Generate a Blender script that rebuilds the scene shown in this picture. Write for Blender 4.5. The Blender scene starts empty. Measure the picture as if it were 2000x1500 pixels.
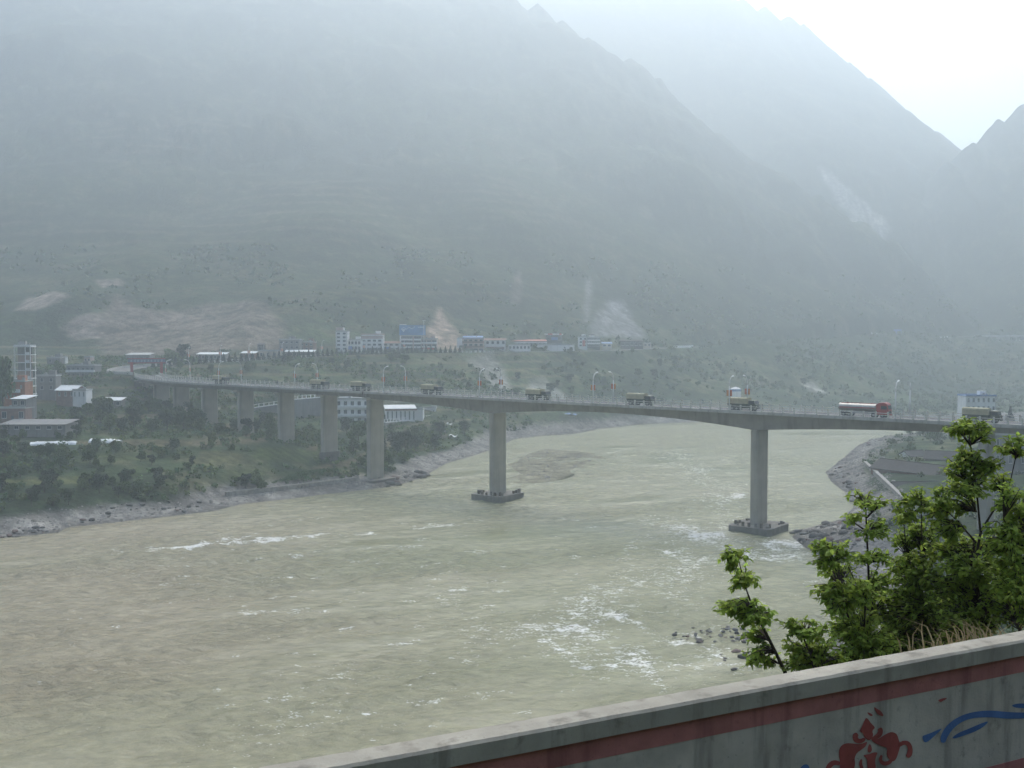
import bpy, bmesh, math, random
import numpy as np
from mathutils import Vector, Matrix

# ------------------------------------------------------------------ camera, sky, sun, exposure
sc = bpy.context.scene
COL = sc.collection
CAMZ = 46.3
PITCH = math.atan2(82.0, 2000.0)
cam_data = bpy.data.cameras.new('camera')
cam_data.lens = 36.0
cam_data.sensor_width = 36.0
cam_data.clip_start = 0.1
cam_data.clip_end = 20000
cam = bpy.data.objects.new('camera', cam_data)
COL.objects.link(cam)
cam.location = (0, 0, CAMZ)
cam.rotation_euler = (math.pi / 2 - PITCH, 0, 0)
sc.camera = cam

SUN_EL, SUN_AZ = math.radians(50), math.radians(10)
world = bpy.data.worlds.new('World')
sc.world = world
world.use_nodes = True
wn = world.node_tree
bg = wn.nodes['Background']
sky = wn.nodes.new('ShaderNodeTexSky')
sky.sky_type = 'NISHITA'
sky.sun_disc = False
sky.sun_elevation = SUN_EL
sky.sun_rotation = SUN_AZ
sky.altitude = 600
sky.air_density = 1.0
sky.dust_density = 6.0
sky.ozone_density = 1.0
hs = wn.nodes.new('ShaderNodeHueSaturation')
hs.inputs['Saturation'].default_value = 1.0
wn.links.new(sky.outputs[0], hs.inputs['Color'])
wn.links.new(hs.outputs[0], bg.inputs['Color'])
bg.inputs['Strength'].default_value = 0.15

sl = bpy.data.lights.new('sun', 'SUN')
sl.energy = 1.5
sl.angle = math.radians(40)
sl.color = (1.0, 0.96, 0.89)
sun = bpy.data.objects.new('sun', sl)
COL.objects.link(sun)
S = Vector((math.sin(SUN_AZ) * math.cos(SUN_EL), math.cos(SUN_AZ) * math.cos(SUN_EL), math.sin(SUN_EL)))
sun.rotation_euler = S.to_track_quat('Z', 'Y').to_euler()
sun.location = (0, 0, 900)

sc.view_settings.view_transform = 'Standard'
sc.view_settings.look = 'None'
sc.view_settings.gamma = 1.0
sc.view_settings.exposure = 0.78
sc.view_settings.use_curve_mapping = False
cy = sc.cycles
cy.use_denoising = True
try:
    cy.denoiser = 'OPENIMAGEDENOISE'
except Exception:
    pass
cy.max_bounces = 8
cy.diffuse_bounces = 3
cy.glossy_bounces = 2
cy.transmission_bounces = 4
cy.volume_bounces = 2
cy.transparent_max_bounces = 8
cy.caustics_reflective = False
cy.caustics_refractive = False
cy.sample_clamp_indirect = 6.0

rng = np.random.default_rng(7)
random.seed(7)

# ------------------------------------------------------------------ geometry helpers
CP, SP = math.cos(PITCH), math.sin(PITCH)


def ray(px, py):
    """direction of the view ray through a photo pixel, scaled so that its Y component is 1"""
    a, b = (px - 1000.0) / 2000.0, (750.0 - py) / 2000.0
    d = np.array([a, CP + b * SP, -SP + b * CP])
    return d / d[1]


def at(px, py, Y):
    d = ray(px, py)
    return (d[0] * Y, Y, CAMZ + d[2] * Y)


def onz(px, py, z):
    d = ray(px, py)
    Y = (z - CAMZ) / d[2]
    return (d[0] * Y, Y, z)


def xy0(px, py):
    p = onz(px, py, 0.0)
    return (p[0], p[1])


TAB = rng.random((256, 256))


def vnoise(x, y, seed=0):
    x = np.asarray(x, float); y = np.asarray(y, float)
    ix = np.floor(x).astype(np.int64); iy = np.floor(y).astype(np.int64)
    fx = x - ix; fy = y - iy
    fx = fx * fx * (3 - 2 * fx); fy = fy * fy * (3 - 2 * fy)
    a = (ix + seed * 37) & 255; b = (iy + seed * 91) & 255
    a1 = (a + 1) & 255; b1 = (b + 1) & 255
    return (TAB[a, b] * (1 - fx) + TAB[a1, b] * fx) * (1 - fy) + (TAB[a, b1] * (1 - fx) + TAB[a1, b1] * fx) * fy


def fbm(x, y, octaves=4, seed=0, gain=0.5):
    s = 0.0; amp = 1.0; tot = 0.0
    for o in range(octaves):
        s = s + amp * (vnoise(x, y, seed + o) - 0.5) * 2
        tot += amp
        amp *= gain; x = np.asarray(x) * 2.03 + 11.3; y = np.asarray(y) * 2.03 + 5.7
    return s / tot


def sstep(a, b, x):
    t = np.clip((x - a) / (b - a), 0, 1)
    return t * t * (3 - 2 * t)


def poly_sd(poly, x, y):
    """signed distance to a polygon: positive outside"""
    x = np.asarray(x, float); y = np.asarray(y, float)
    d2 = np.full(x.shape, 1e18); inside = np.zeros(x.shape, bool)
    n = len(poly)
    for i in range(n):
        ax, ay = poly[i]; bx, by = poly[(i + 1) % n]
        ex, ey = bx - ax, by - ay
        wx, wy = x - ax, y - ay
        t = np.clip((wx * ex + wy * ey) / (ex * ex + ey * ey + 1e-12), 0, 1)
        d2 = np.minimum(d2, (wx - ex * t) ** 2 + (wy - ey * t) ** 2)
        c = ((ay <= y) & (by > y)) | ((by <= y) & (ay > y))
        with np.errstate(divide='ignore', invalid='ignore'):
            xi = ax + (y - ay) * ex / (ey if abs(ey) > 1e-12 else 1e-12)
        inside ^= c & (x < xi)
    d = np.sqrt(d2)
    return np.where(inside, -d, d)


def line_d(pts, x, y):
    d2 = np.full(np.shape(x), 1e18)
    for (ax, ay), (bx, by) in zip(pts[:-1], pts[1:]):
        ex, ey = bx - ax, by - ay
        wx, wy = x - ax, y - ay
        t = np.clip((wx * ex + wy * ey) / (ex * ex + ey * ey + 1e-12), 0, 1)
        d2 = np.minimum(d2, (wx - ex * t) ** 2 + (wy - ey * t) ** 2)
    return np.sqrt(d2)


# ------------------------------------------------------------------ objects, parts, labels
def tag(o, label=None, cat=None, group=None, kind=None):
    if label: o['label'] = label
    if cat: o['category'] = cat
    if group: o['group'] = group
    if kind: o['kind'] = kind
    return o


def empty(name, loc, rz=0.0, label=None, cat=None, group=None):
    o = bpy.data.objects.new(name, None)
    COL.objects.link(o)
    o.empty_display_size = 0.3
    o.location = loc
    o.rotation_euler = (0, 0, rz)
    return tag(o, label, cat, group)


def mesh_np(name, V, F, mat=None, smooth=False, parent=None, colors=None):
    V = np.ascontiguousarray(V, np.float32).reshape(-1, 3)
    F = np.ascontiguousarray(F, np.int32)
    k = F.shape[1]
    me = bpy.data.meshes.new(name)
    me.vertices.add(len(V)); me.vertices.foreach_set('co', V.ravel())
    me.loops.add(F.size); me.loops.foreach_set('vertex_index', F.ravel())
    me.polygons.add(len(F)); me.polygons.foreach_set('loop_start', np.arange(0, F.size, k, dtype=np.int32))
    me.update(calc_edges=True)
    if smooth:
        me.polygons.foreach_set('use_smooth', np.ones(len(F), bool))
    if colors is not None:
        a = me.color_attributes.new('ground', 'FLOAT_COLOR', 'POINT')
        c = np.ones((len(V), 4), np.float32); c[:, :colors.shape[1]] = colors
        a.data.foreach_set('color', c.ravel())
    if mat is not None: me.materials.append(mat)
    o = bpy.data.objects.new(name, me)
    COL.objects.link(o)
    if parent is not None: o.parent = parent
    return o


def grid_faces(m, n):
    i = np.arange(m - 1)[:, None] * n + np.arange(n - 1)[None, :]
    return np.stack([i, i + 1, i + n + 1, i + n], -1).reshape(-1, 4)


def link_mesh(name, me, parent=None, loc=None, rz=0.0, scale=None):
    o = bpy.data.objects.new(name, me)
    COL.objects.link(o)
    if parent is not None: o.parent = parent
    if loc is not None: o.location = loc
    o.rotation_euler = (0, 0, rz)
    if scale is not None: o.scale = scale
    return o


def copy_tree(o, parent=None):
    c = o.copy()
    COL.objects.link(c)
    c.parent = parent
    for ch in list(o.children):
        copy_tree(ch, c)
    return c


class MB:
    """collects boxes, prisms, tubes and quads; build() links them as one mesh object"""
    def __init__(self):
        self.v = []; self.f = []

    def add(self, vs, fs):
        b = len(self.v)
        self.v += [tuple(p) for p in vs]
        self.f += [tuple(i + b for i in f) for f in fs]
        return self

    def box(self, x0, x1, y0, y1, z0, z1):
        vs = [(x0, y0, z0), (x1, y0, z0), (x1, y1, z0), (x0, y1, z0), (x0, y0, z1), (x1, y0, z1), (x1, y1, z1), (x0, y1, z1)]
        return self.add(vs, [(3, 2, 1, 0), (4, 5, 6, 7), (0, 1, 5, 4), (1, 2, 6, 5), (2, 3, 7, 6), (3, 0, 4, 7)])

    def prism(self, prof, axis, a, b):
        """extrude a closed 2-D profile along axis ('x': profile is (y,z), 'y': (x,z), 'z': (x,y))"""
        n = len(prof)
        def mk(p, t):
            return {'x': (t, p[0], p[1]), 'y': (p[0], t, p[1]), 'z': (p[0], p[1], t)}[axis]
        vs = [mk(p, a) for p in prof] + [mk(p, b) for p in prof]
        fs = [tuple(range(n - 1, -1, -1)), tuple(range(n, 2 * n))]
        fs += [(i, (i + 1) % n, n + (i + 1) % n, n + i) for i in range(n)]
        return self.add(vs, fs)

    def tube(self, pts, rads, seg=6, cap=True):
        pts = [Vector(p) for p in pts]
        if not isinstance(rads, (list, tuple)): rads = [rads] * len(pts)
        vs = []; fs = []
        for i, p in enumerate(pts):
            d = (pts[min(i + 1, len(pts) - 1)] - pts[max(i - 1, 0)])
            if d.length < 1e-9: d = Vector((0, 0, 1))
            d.normalize()
            u = d.orthogonal() if i == 0 else (u - d * u.dot(d))
            u.normalize(); w = d.cross(u)
            for k in range(seg):
                a = 2 * math.pi * k / seg
                vs.append(p + (u * math.cos(a) + w * math.sin(a)) * rads[i])
        for i in range(len(pts) - 1):
            for k in range(seg):
                fs.append((i * seg + k, i * seg + (k + 1) % seg, (i + 1) * seg + (k + 1) % seg, (i + 1) * seg + k))
        if cap:
            fs.append(tuple(range(seg - 1, -1, -1)))
            fs.append(tuple(range((len(pts) - 1) * seg, len(pts) * seg)))
        return self.add(vs, fs)

    def cyl(self, p0, p1, r, seg=10):
        return self.tube([p0, p1], [r, r], seg)

    def quad(self, a, b, c, d):
        return self.add([a, b, c, d], [(0, 1, 2, 3)])

    def mesh(self, name, mat=None, smooth=False):
        me = bpy.data.meshes.new(name)
        me.from_pydata(self.v, [], self.f)
        if smooth:
            me.polygons.foreach_set('use_smooth', [True] * len(me.polygons))
        if mat is not None: me.materials.append(mat)
        bm = bmesh.new(); bm.from_mesh(me)
        bmesh.ops.recalc_face_normals(bm, faces=bm.faces)
        bm.to_mesh(me); bm.free()
        return me

    def build(self, name, mat=None, parent=None, smooth=False):
        return link_mesh(name, self.mesh(name, mat, smooth), parent)


# ------------------------------------------------------------------ materials
MATS = {}


def mat(name, color, rough=0.8, var=0.15, scale=1.0, bump=0.0, bscale=None, metal=0.0, spec=0.3, streak=0.0, dirt=None, rnd=0.0, trans=0.0):
    """plain procedural surface: base colour with noise mottling, optional vertical streaks of grime and bump"""
    if name in MATS: return MATS[name]
    m = bpy.data.materials.new(name); m.use_nodes = True
    nt = m.node_tree; N = nt.nodes; L = nt.links
    b = N['Principled BSDF']
    b.inputs['Roughness'].default_value = rough
    b.inputs['Metallic'].default_value = metal
    b.inputs['Specular IOR Level'].default_value = spec
    tc = N.new('ShaderNodeTexCoord')
    no = N.new('ShaderNodeTexNoise'); no.inputs['Scale'].default_value = scale; no.inputs['Detail'].default_value = 5
    L.new(tc.outputs['Object'], no.inputs['Vector'])
    mr = N.new('ShaderNodeMapRange')
    mr.inputs['From Min'].default_value = 0.3; mr.inputs['From Max'].default_value = 0.7
    mr.inputs['To Min'].default_value = 1 - var; mr.inputs['To Max'].default_value = 1 + var
    L.new(no.outputs['Fac'], mr.inputs['Value'])
    vm = N.new('ShaderNodeVectorMath'); vm.operation = 'SCALE'
    vm.inputs[0].default_value = color[:3]
    L.new(mr.outputs[0], vm.inputs['Scale'])
    out = vm.outputs[0]
    if streak > 0:
        mp = N.new('ShaderNodeMapping'); mp.inputs['Scale'].default_value = (1.6 * scale, 1.6 * scale, 0.09 * scale)
        L.new(tc.outputs['Object'], mp.inputs['Vector'])
        n2 = N.new('ShaderNodeTexNoise'); n2.inputs['Scale'].default_value = 1.5; n2.inputs['Detail'].default_value = 4
        L.new(mp.outputs[0], n2.inputs['Vector'])
        m2 = N.new('ShaderNodeMapRange'); m2.inputs['From Min'].default_value = 0.5; m2.inputs['From Max'].default_value = 0.72
        m2.inputs['To Max'].default_value = streak
        L.new(n2.outputs['Fac'], m2.inputs['Value'])
        mx = N.new('ShaderNodeMix'); mx.data_type = 'RGBA'
        L.new(m2.outputs[0], mx.inputs['Factor']); L.new(out, mx.inputs[6])
        mx.inputs[7].default_value = (*(dirt or (color[0] * .35, color[1] * .35, color[2] * .33)), 1)
        out = mx.outputs[2]
    if rnd > 0:
        oi = N.new('ShaderNodeObjectInfo')
        mr3 = N.new('ShaderNodeMapRange'); mr3.inputs['To Min'].default_value = 1 - rnd; mr3.inputs['To Max'].default_value = 1 + rnd
        L.new(oi.outputs['Random'], mr3.inputs['Value'])
        v3 = N.new('ShaderNodeVectorMath'); v3.operation = 'SCALE'
        L.new(out, v3.inputs[0]); L.new(mr3.outputs[0], v3.inputs['Scale'])
        out = v3.outputs[0]
    L.new(out, b.inputs['Base Color'])
    if bump > 0:
        nb = N.new('ShaderNodeTexNoise'); nb.inputs['Scale'].default_value = bscale or scale * 6; nb.inputs['Detail'].default_value = 6
        L.new(tc.outputs['Object'], nb.inputs['Vector'])
        bp = N.new('ShaderNodeBump'); bp.inputs['Strength'].default_value = bump; bp.inputs['Distance'].default_value = 0.05
        L.new(nb.outputs['Fac'], bp.inputs['Height']); L.new(bp.outputs[0], b.inputs['Normal'])
    if trans > 0:
        t = N.new('ShaderNodeBsdfTranslucent'); ms = N.new('ShaderNodeMixShader'); ms.inputs[0].default_value = trans
        L.new(out, t.inputs['Color']); L.new(b.outputs[0], ms.inputs[1]); L.new(t.outputs[0], ms.inputs[2])
        L.new(ms.outputs[0], N['Material Output'].inputs['Surface'])
    MATS[name] = m
    return m


# ------------------------------------------------------------------ the land
def G(*pts): return [xy0(*p) for p in pts]


SHORE_L = [(-1500, 250), (-400, 240), (-200, 239)] + G(
    (0, 1050), (60, 1046), (118, 1040), (128, 1031), (300, 1012), (420, 998), (470, 985), (560, 975), (640, 965), (712, 957), (770, 950),
    (822, 934), (872, 905), (945, 884), (985, 869), (1003, 858), (1060, 851), (1120, 848), (1170, 838), (1250, 829), (1350, 825), (1480, 821),
    (1560, 818), (1650, 818), (1750, 822), (1850, 828)) + [(400, 645), (700, 770), (1600, 1150)]
SHORE_R = [(1600, 1060), (720, 690), (450, 580)] + G(
    (1900, 850), (1800, 847), (1765, 848), (1700, 858), (1672, 872), (1655, 888), (1612, 922), (1622, 940), (1650, 962), (1668, 990), (1640, 1015),
    (1565, 1034), (1545, 1048), (1575, 1072), (1640, 1105), (1660, 1150), (1640, 1200), (1630, 1262), (1550, 1325), (1410, 1395), (1240, 1465),
    (1000, 1510)) + [(-40, 98), (-120, 82), (-400, 60), (-1500, 40)]
RIVER = SHORE_L + SHORE_R
BAR = G((1000, 902), (1055, 876), (1150, 884), (1178, 893), (1130, 915), (1078, 938), (1035, 951), (1008, 936))

# wall line (front top edge of the cap) : two points on the plan
WALL_Z = 44.3
wa = np.array(onz(1000, 1435, WALL_Z)); wb = np.array(onz(2000, 1250, WALL_Z))
WD = (wb - wa)[:2]; WD = WD / np.linalg.norm(WD)
WN = np.array([-WD[1], WD[0]])            # points away from the camera, towards the river


def wall_s(x, y): return (x - wa[0]) * WN[0] + (y - wa[1]) * WN[1]


CTRL = [at(*p) for p in [
    (0, 990, 256), (0, 940, 282), (0, 900, 305), (0, 850, 340), (0, 790, 400), (0, 740, 450), (100, 740, 460), (100, 702, 520), (200, 700, 545),
    (250, 870, 330), (250, 820, 380), (190, 790, 425), (215, 752, 447), (400, 850, 345), (420, 832, 390), (500, 862, 340), (560, 872, 345), (640, 912, 338),
    (600, 930, 320), (480, 930, 310), (330, 930, 295), (330, 985, 278), (150, 955, 275), (450, 968, 290), (310, 760, 440), (390, 790, 425),
    (520, 826, 438), (620, 842, 425), (700, 864, 412), (800, 856, 438), (860, 868, 425), (930, 846, 455),
    (500, 745, 480), (640, 740, 500), (800, 745, 520), (900, 760, 520),
    (1000, 845, 505), (1060, 828, 525), (1120, 815, 545), (1250, 815, 570),
    (1000, 780, 545), (1000, 740, 580), (1000, 700, 612), (1200, 790, 585), (1200, 740, 630), (1200, 702, 672), (1400, 800, 630), (1400, 740, 700),
    (1400, 692, 785), (1600, 780, 720), (1600, 740, 800), (1600, 690, 890), (1800, 765, 850), (1800, 720, 950), (1800, 676, 1030), (2000, 758, 900), (2000, 720, 985),
    (300, 690, 600), (600, 668, 640), (900, 668, 690), (1200, 670, 760), (1500, 660, 960), (1900, 660, 1120)]]
ROAD_PX = [(236, 729, 462), (238, 724, 480), (262, 719, 497), (310, 715, 506), (400, 708, 517), (500, 702, 532), (640, 694, 560), (760, 690, 585), (880, 688, 602),
           (1000, 687, 628), (1100, 686, 655), (1200, 684, 692), (1290, 680, 745), (1400, 676, 825), (1550, 672, 925), (1700, 667, 1030), (1850, 659, 1090), (1905, 656.5, 1105)]
ROAD = [at(*p) for p in ROAD_PX]
CTRL += ROAD[2:]
CTRL += [(0, 14, 35), (0, 30, 25), (0, 60, 12), (0, 90, 4), (40, 18, 36), (40, 40, 25), (40, 80, 14), (60, 120, 8), (80, 160, 7), (-60, 10, 35), (-60, 40, 20),
         (-60, 70, 8), (100, 100, 20), (100, 50, 34), (-200, 0, 35), (-200, 50, 10), (160, 400, 6), (130, 330, 6), (112, 285, 5.5), (150, 280, 8), (200, 350, 8),
         (250, 450, 9), (300, 550, 8), (100, 225, 6), (125, 195, 14), (160, 180, 26), (150, 160, 28), (220, 250, 18), (300, 350, 20), (450, 500, 22), (600, 650, 22), (220, 120, 45),
         (400, 300, 60), (600, 400, 90), (-250, 300, 12), (-250, 400, 26), (-350, 500, 45), (-350, 350, 20), (-500, 280, 10), (-500, 500, 50)]
CTRL = np.array(CTRL, float)


def tps_fit(P):
    n = len(P); s = 100.0
    X = P[:, :2] / s
    r2 = ((X[:, None] - X[None]) ** 2).sum(-1)
    K = -np.sqrt(r2) - np.eye(n) * 0.01
    A = np.zeros((n + 3, n + 3)); A[:n, :n] = K; A[:n, n] = 1; A[:n, n + 1:] = X; A[n, :n] = 1; A[n + 1:, :n] = X.T
    return X, np.linalg.solve(A, np.concatenate([P[:, 2], np.zeros(3)]))


TX, TW = tps_fit(CTRL)


def tps(x, y):
    x = np.asarray(x) / 100.0; y = np.asarray(y) / 100.0
    n = len(TX); z = TW[n] + TW[n + 1] * x + TW[n + 2] * y
    for i in range(n):
        r2 = (x - TX[i, 0]) ** 2 + (y - TX[i, 1]) ** 2
        z = z - TW[i] * np.sqrt(r2)
    return z


def dense(pts, step):
    out = []
    for a, b in zip(pts[:-1], pts[1:]):
        a = np.array(a, float); b = np.array(b, float)
        n = max(1, int(np.linalg.norm((b - a)[:2]) / step))
        out += [a + (b - a) * k / n for k in range(n)]
    out.append(np.array(pts[-1], float))
    return np.array(out)


RIDGES = [
    (0.66, 1.0, 1.75, [(1840, 600, 1150), (1790, 530, 1220), (1740, 480, 1270), (1680, 440, 1310), (1600, 390, 1350), (1520, 340, 1390), (1450, 290, 1430), (1400, 240, 1460),
            (1330, 188, 1500), (1290, 148, 1530), (1230, 108, 1560), (1150, 58, 1600), (1050, 0, 1650), (900, -60, 1720), (600, -120, 1790), (200, -150, 1850),
            (-400, -180, 1900), (-1500, -200, 2000)]),
    (0.72, 1.0, 1.9, [(1000, -50, 2450), (1380, -40, 2330), (1450, -5, 2290), (1540, 28, 2250), (1570, 45, 2230), (1620, 90, 2200), (1700, 150, 2150), (1770, 210, 2090), (1830, 252, 2040),
            (1880, 292, 2000), (1960, 350, 1960)]),
    (0.68, 2.2, 1.0, [(1752, 440, 1560), (1800, 372, 1560), (1850, 305, 1560), (1900, 265, 1570), (2000, 196, 1600), (2100, 130, 1640), (2300, 20, 1700), (2700, -60, 1780)]),
]
RIDGE_PTS = [(k, sl_, sr_, dense([at(*p) for p in r], 40)) for k, sl_, sr_, r in RIDGES]   # slope, and how much steeper to the left and right


def road_smooth(pts, step=4.0):
    p = np.array(pts, float)
    P = np.vstack([2 * p[0] - p[1], p, 2 * p[-1] - p[-2]])
    out = []
    for i in range(1, len(P) - 2):
        n = max(2, int(np.linalg.norm(P[i + 1] - P[i]) / step))
        for k in range(n):
            t = k / n
            out.append(0.5 * ((2 * P[i]) + (-P[i - 1] + P[i + 1]) * t + (2 * P[i - 1] - 5 * P[i] + 4 * P[i + 1] - P[i + 2]) * t * t + (-P[i - 1] + 3 * P[i] - 3 * P[i + 1] + P[i + 2]) * t ** 3))
    out.append(p[-1])
    return np.array(out)


ROADC = road_smooth(ROAD)
BENDS = [at(1905, 656.5, 1105)]


def height(x, y):
    """height of the land (river bed below 0); everything else is set on this"""
    x = np.asarray(x, float); y = np.asarray(y, float)
    d = poly_sd(RIVER, x, y)
    base = np.clip(tps(x, y), -5, 110)
    far = sstep(1150, 1500, y)
    base = base * (1 - far) + 30 * far
    # behind the village the land climbs at once to the big slope
    rx_ = [-600.0, -260.0] + [p[0] for p in ROAD[4:]]; ry_ = [600.0, 545.0] + [p[1] for p in ROAD[4:]]
    up_ = np.clip(y - np.interp(x, rx_, ry_) - 26 + 16 * fbm(x / 70, y / 70, 3, 57), 0, 420)
    base = base + (0.30 * up_ + 14 * fbm(x / 90, y / 120, 3, 58) * sstep(10, 90, up_)) * (1 - sstep(200, 430, x))
    m = np.full(x.shape, -1e9)
    warp = 1 + 0.09 * fbm(x / 260, y / 260, 3, 5)
    for k, sl_, sr_, R in RIDGE_PTS:
        for px, py, pz in R:
            ex = x - px
            dd = np.sqrt((ex * np.where(ex > 0, sr_, sl_)) ** 2 + (y - py) ** 2)
            m = np.maximum(m, pz - k * dd * warp)
    gul = np.abs(fbm(x / 150, y / 190, 4, 9))
    rel = np.clip((m - base) / 60, 0, 1) * (1 - 0.65 * sstep(1350, 2000, y))
    m = m - rel * 36 * (0.35 - gul) * sstep(0, 1, rel) * 1.2
    k = 10.0 + 45.0 * sstep(620, 800, y) * (1 - sstep(200, 430, x))
    h = np.clip(0.5 + 0.5 * (m - base) / k, 0, 1)
    base = base * (1 - h) + m * h + k * h * (1 - h)
    base = base + (0.7 + 3.0 * rel) * fbm(x / 17, y / 17, 4, 21) * np.where(y < 200, 0.5, 1)
    # the shelf of the valley road
    dr = np.full(x.shape, 1e9); zr = np.zeros(x.shape)
    for px, py, pz in ROADC:
        q = (x - px) ** 2 + (y - py) ** 2
        c = q < dr
        dr = np.where(c, q, dr); zr = np.where(c, pz, zr)
    dr = np.sqrt(dr)
    w = 1 - sstep(6.0, 15.0, dr)
    base = base * (1 - w) + (zr - 0.25) * w
    # banks
    base = np.maximum(base, 0.35 + 0.03 * np.clip(d, 0, 60))
    ww = sstep(0, 16, d)
    z = np.where(d > 0, 0.11 * np.clip(d, 0, 14) * (1 - ww) + base * ww + 0.12 * fbm(x / 2.2, y / 2.2, 3, 3) * sstep(0, 3, d), -np.clip(-d * 0.22, 0, 3.5))
    bd = poly_sd(BAR, x, y)
    z = np.maximum(z, np.where(bd < 3, 0.26 - 0.1 * np.clip(bd + 3, 0, 9) + 0.22 * fbm(x / 9, y / 4, 3, 8), -9))
    # the road the photograph is taken from, and the hillside behind it
    s = wall_s(x, y)
    wl = 1 - sstep(0.25, 2.6, s)
    z = z * (1 - wl) + 43.3 * wl
    z = np.where(s < -10, 43.3 + np.minimum((-s - 10) * 0.6, 420 + 0.05 * (-s)), z)
    return z


def hz(x, y):
    return float(height(np.array([float(x)]), np.array([float(y)]))[0])


def hit(px, py, y0=120.0, y1=3000.0):
    """where the view ray through a pixel meets the land"""
    d = ray(px, py)
    Y = np.concatenate([np.arange(y0, 700, 1.5), np.arange(700, y1, 5.0)])
    g = height(d[0] * Y, Y) - (CAMZ + d[2] * Y)
    i = np.argmax(g > 0) if (g > 0).any() else len(Y) - 1
    if i > 0 and g[i] > g[i - 1] and g[i - 1] < 0 < g[i]:
        t = -g[i - 1] / (g[i] - g[i - 1]); yy = Y[i - 1] + t * (Y[i] - Y[i - 1])
    else:
        yy = Y[i]
    return (d[0] * yy, yy, CAMZ + d[2] * yy)


def hitxy(*pts): return [hit(*p)[:2] for p in pts]


# bare patches on the slopes, each an outline on the land
SCARS = [
    ((0.20, 0.165, 0.13), hitxy((200, 690), (205, 610), (225, 575), (250, 590), (300, 610), (360, 605), (420, 590), (480, 585), (530, 600), (560, 640), (562, 690), (400, 694))),
    ((0.30, 0.25, 0.20), hitxy((35, 605), (60, 580), (110, 570), (135, 580), (110, 592), (70, 606))),
    ((0.27, 0.22, 0.18), hitxy((120, 640), (160, 615), (205, 612), (205, 660), (150, 665))),
    ((0.28, 0.235, 0.19), hitxy((185, 548), (235, 545), (245, 556), (200, 562))),
    ((0.36, 0.27, 0.20), hitxy((828, 682), (835, 640), (852, 602), (862, 600), (880, 628), (898, 650), (900, 684))),
    ((0.24, 0.24, 0.23), hitxy((1152, 662), (1155, 630), (1168, 605), (1188, 590), (1215, 590), (1230, 610), (1240, 630), (1258, 645), (1262, 664))),
    ((0.20, 0.20, 0.18), hitxy((1138, 630), (1140, 590), (1146, 545), (1154, 545), (1154, 590), (1152, 630))),
    ((0.17, 0.15, 0.12), hitxy((1000, 590), (1005, 540), (1016, 530), (1020, 560), (1016, 592))),
    ((0.30, 0.285, 0.26), hitxy((1604, 330), (1625, 342), (1650, 365), (1690, 395), (1720, 420), (1738, 445), (1725, 462), (1690, 440), (1660, 410), (1630, 380), (1610, 355))),
    ((0.33, 0.33, 0.28), hitxy((1020, 775), (1035, 745), (1060, 735), (1105, 770), (1120, 785), (1090, 790), (1060, 765), (1045, 775))),
    ((0.30, 0.29, 0.25), hitxy((905, 700), (960, 690), (985, 720), (1000, 760), (970, 770), (940, 730))),
    ((0.36, 0.35, 0.30), hitxy((1560, 745), (1590, 748), (1618, 768), (1580, 765))),
]


PLOTS = [((0.13, 0.19, 0.06), hitxy((480, 902), (600, 906), (625, 882), (500, 876))), ((0.16, 0.17, 0.075), hitxy((375, 908), (470, 906), (482, 886), (390, 881))),
         ((0.15, 0.17, 0.065), hitxy((0, 952), (150, 946), (160, 930), (0, 936))), ((0.14, 0.18, 0.07), hitxy((430, 938), (520, 932), (530, 914), (440, 916))),
         ((0.17, 0.16, 0.085), hitxy((250, 872), (380, 872), (385, 858), (260, 858))), ((0.13, 0.17, 0.06), hitxy((160, 905), (300, 900), (300, 885), (160, 890)))]


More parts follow.
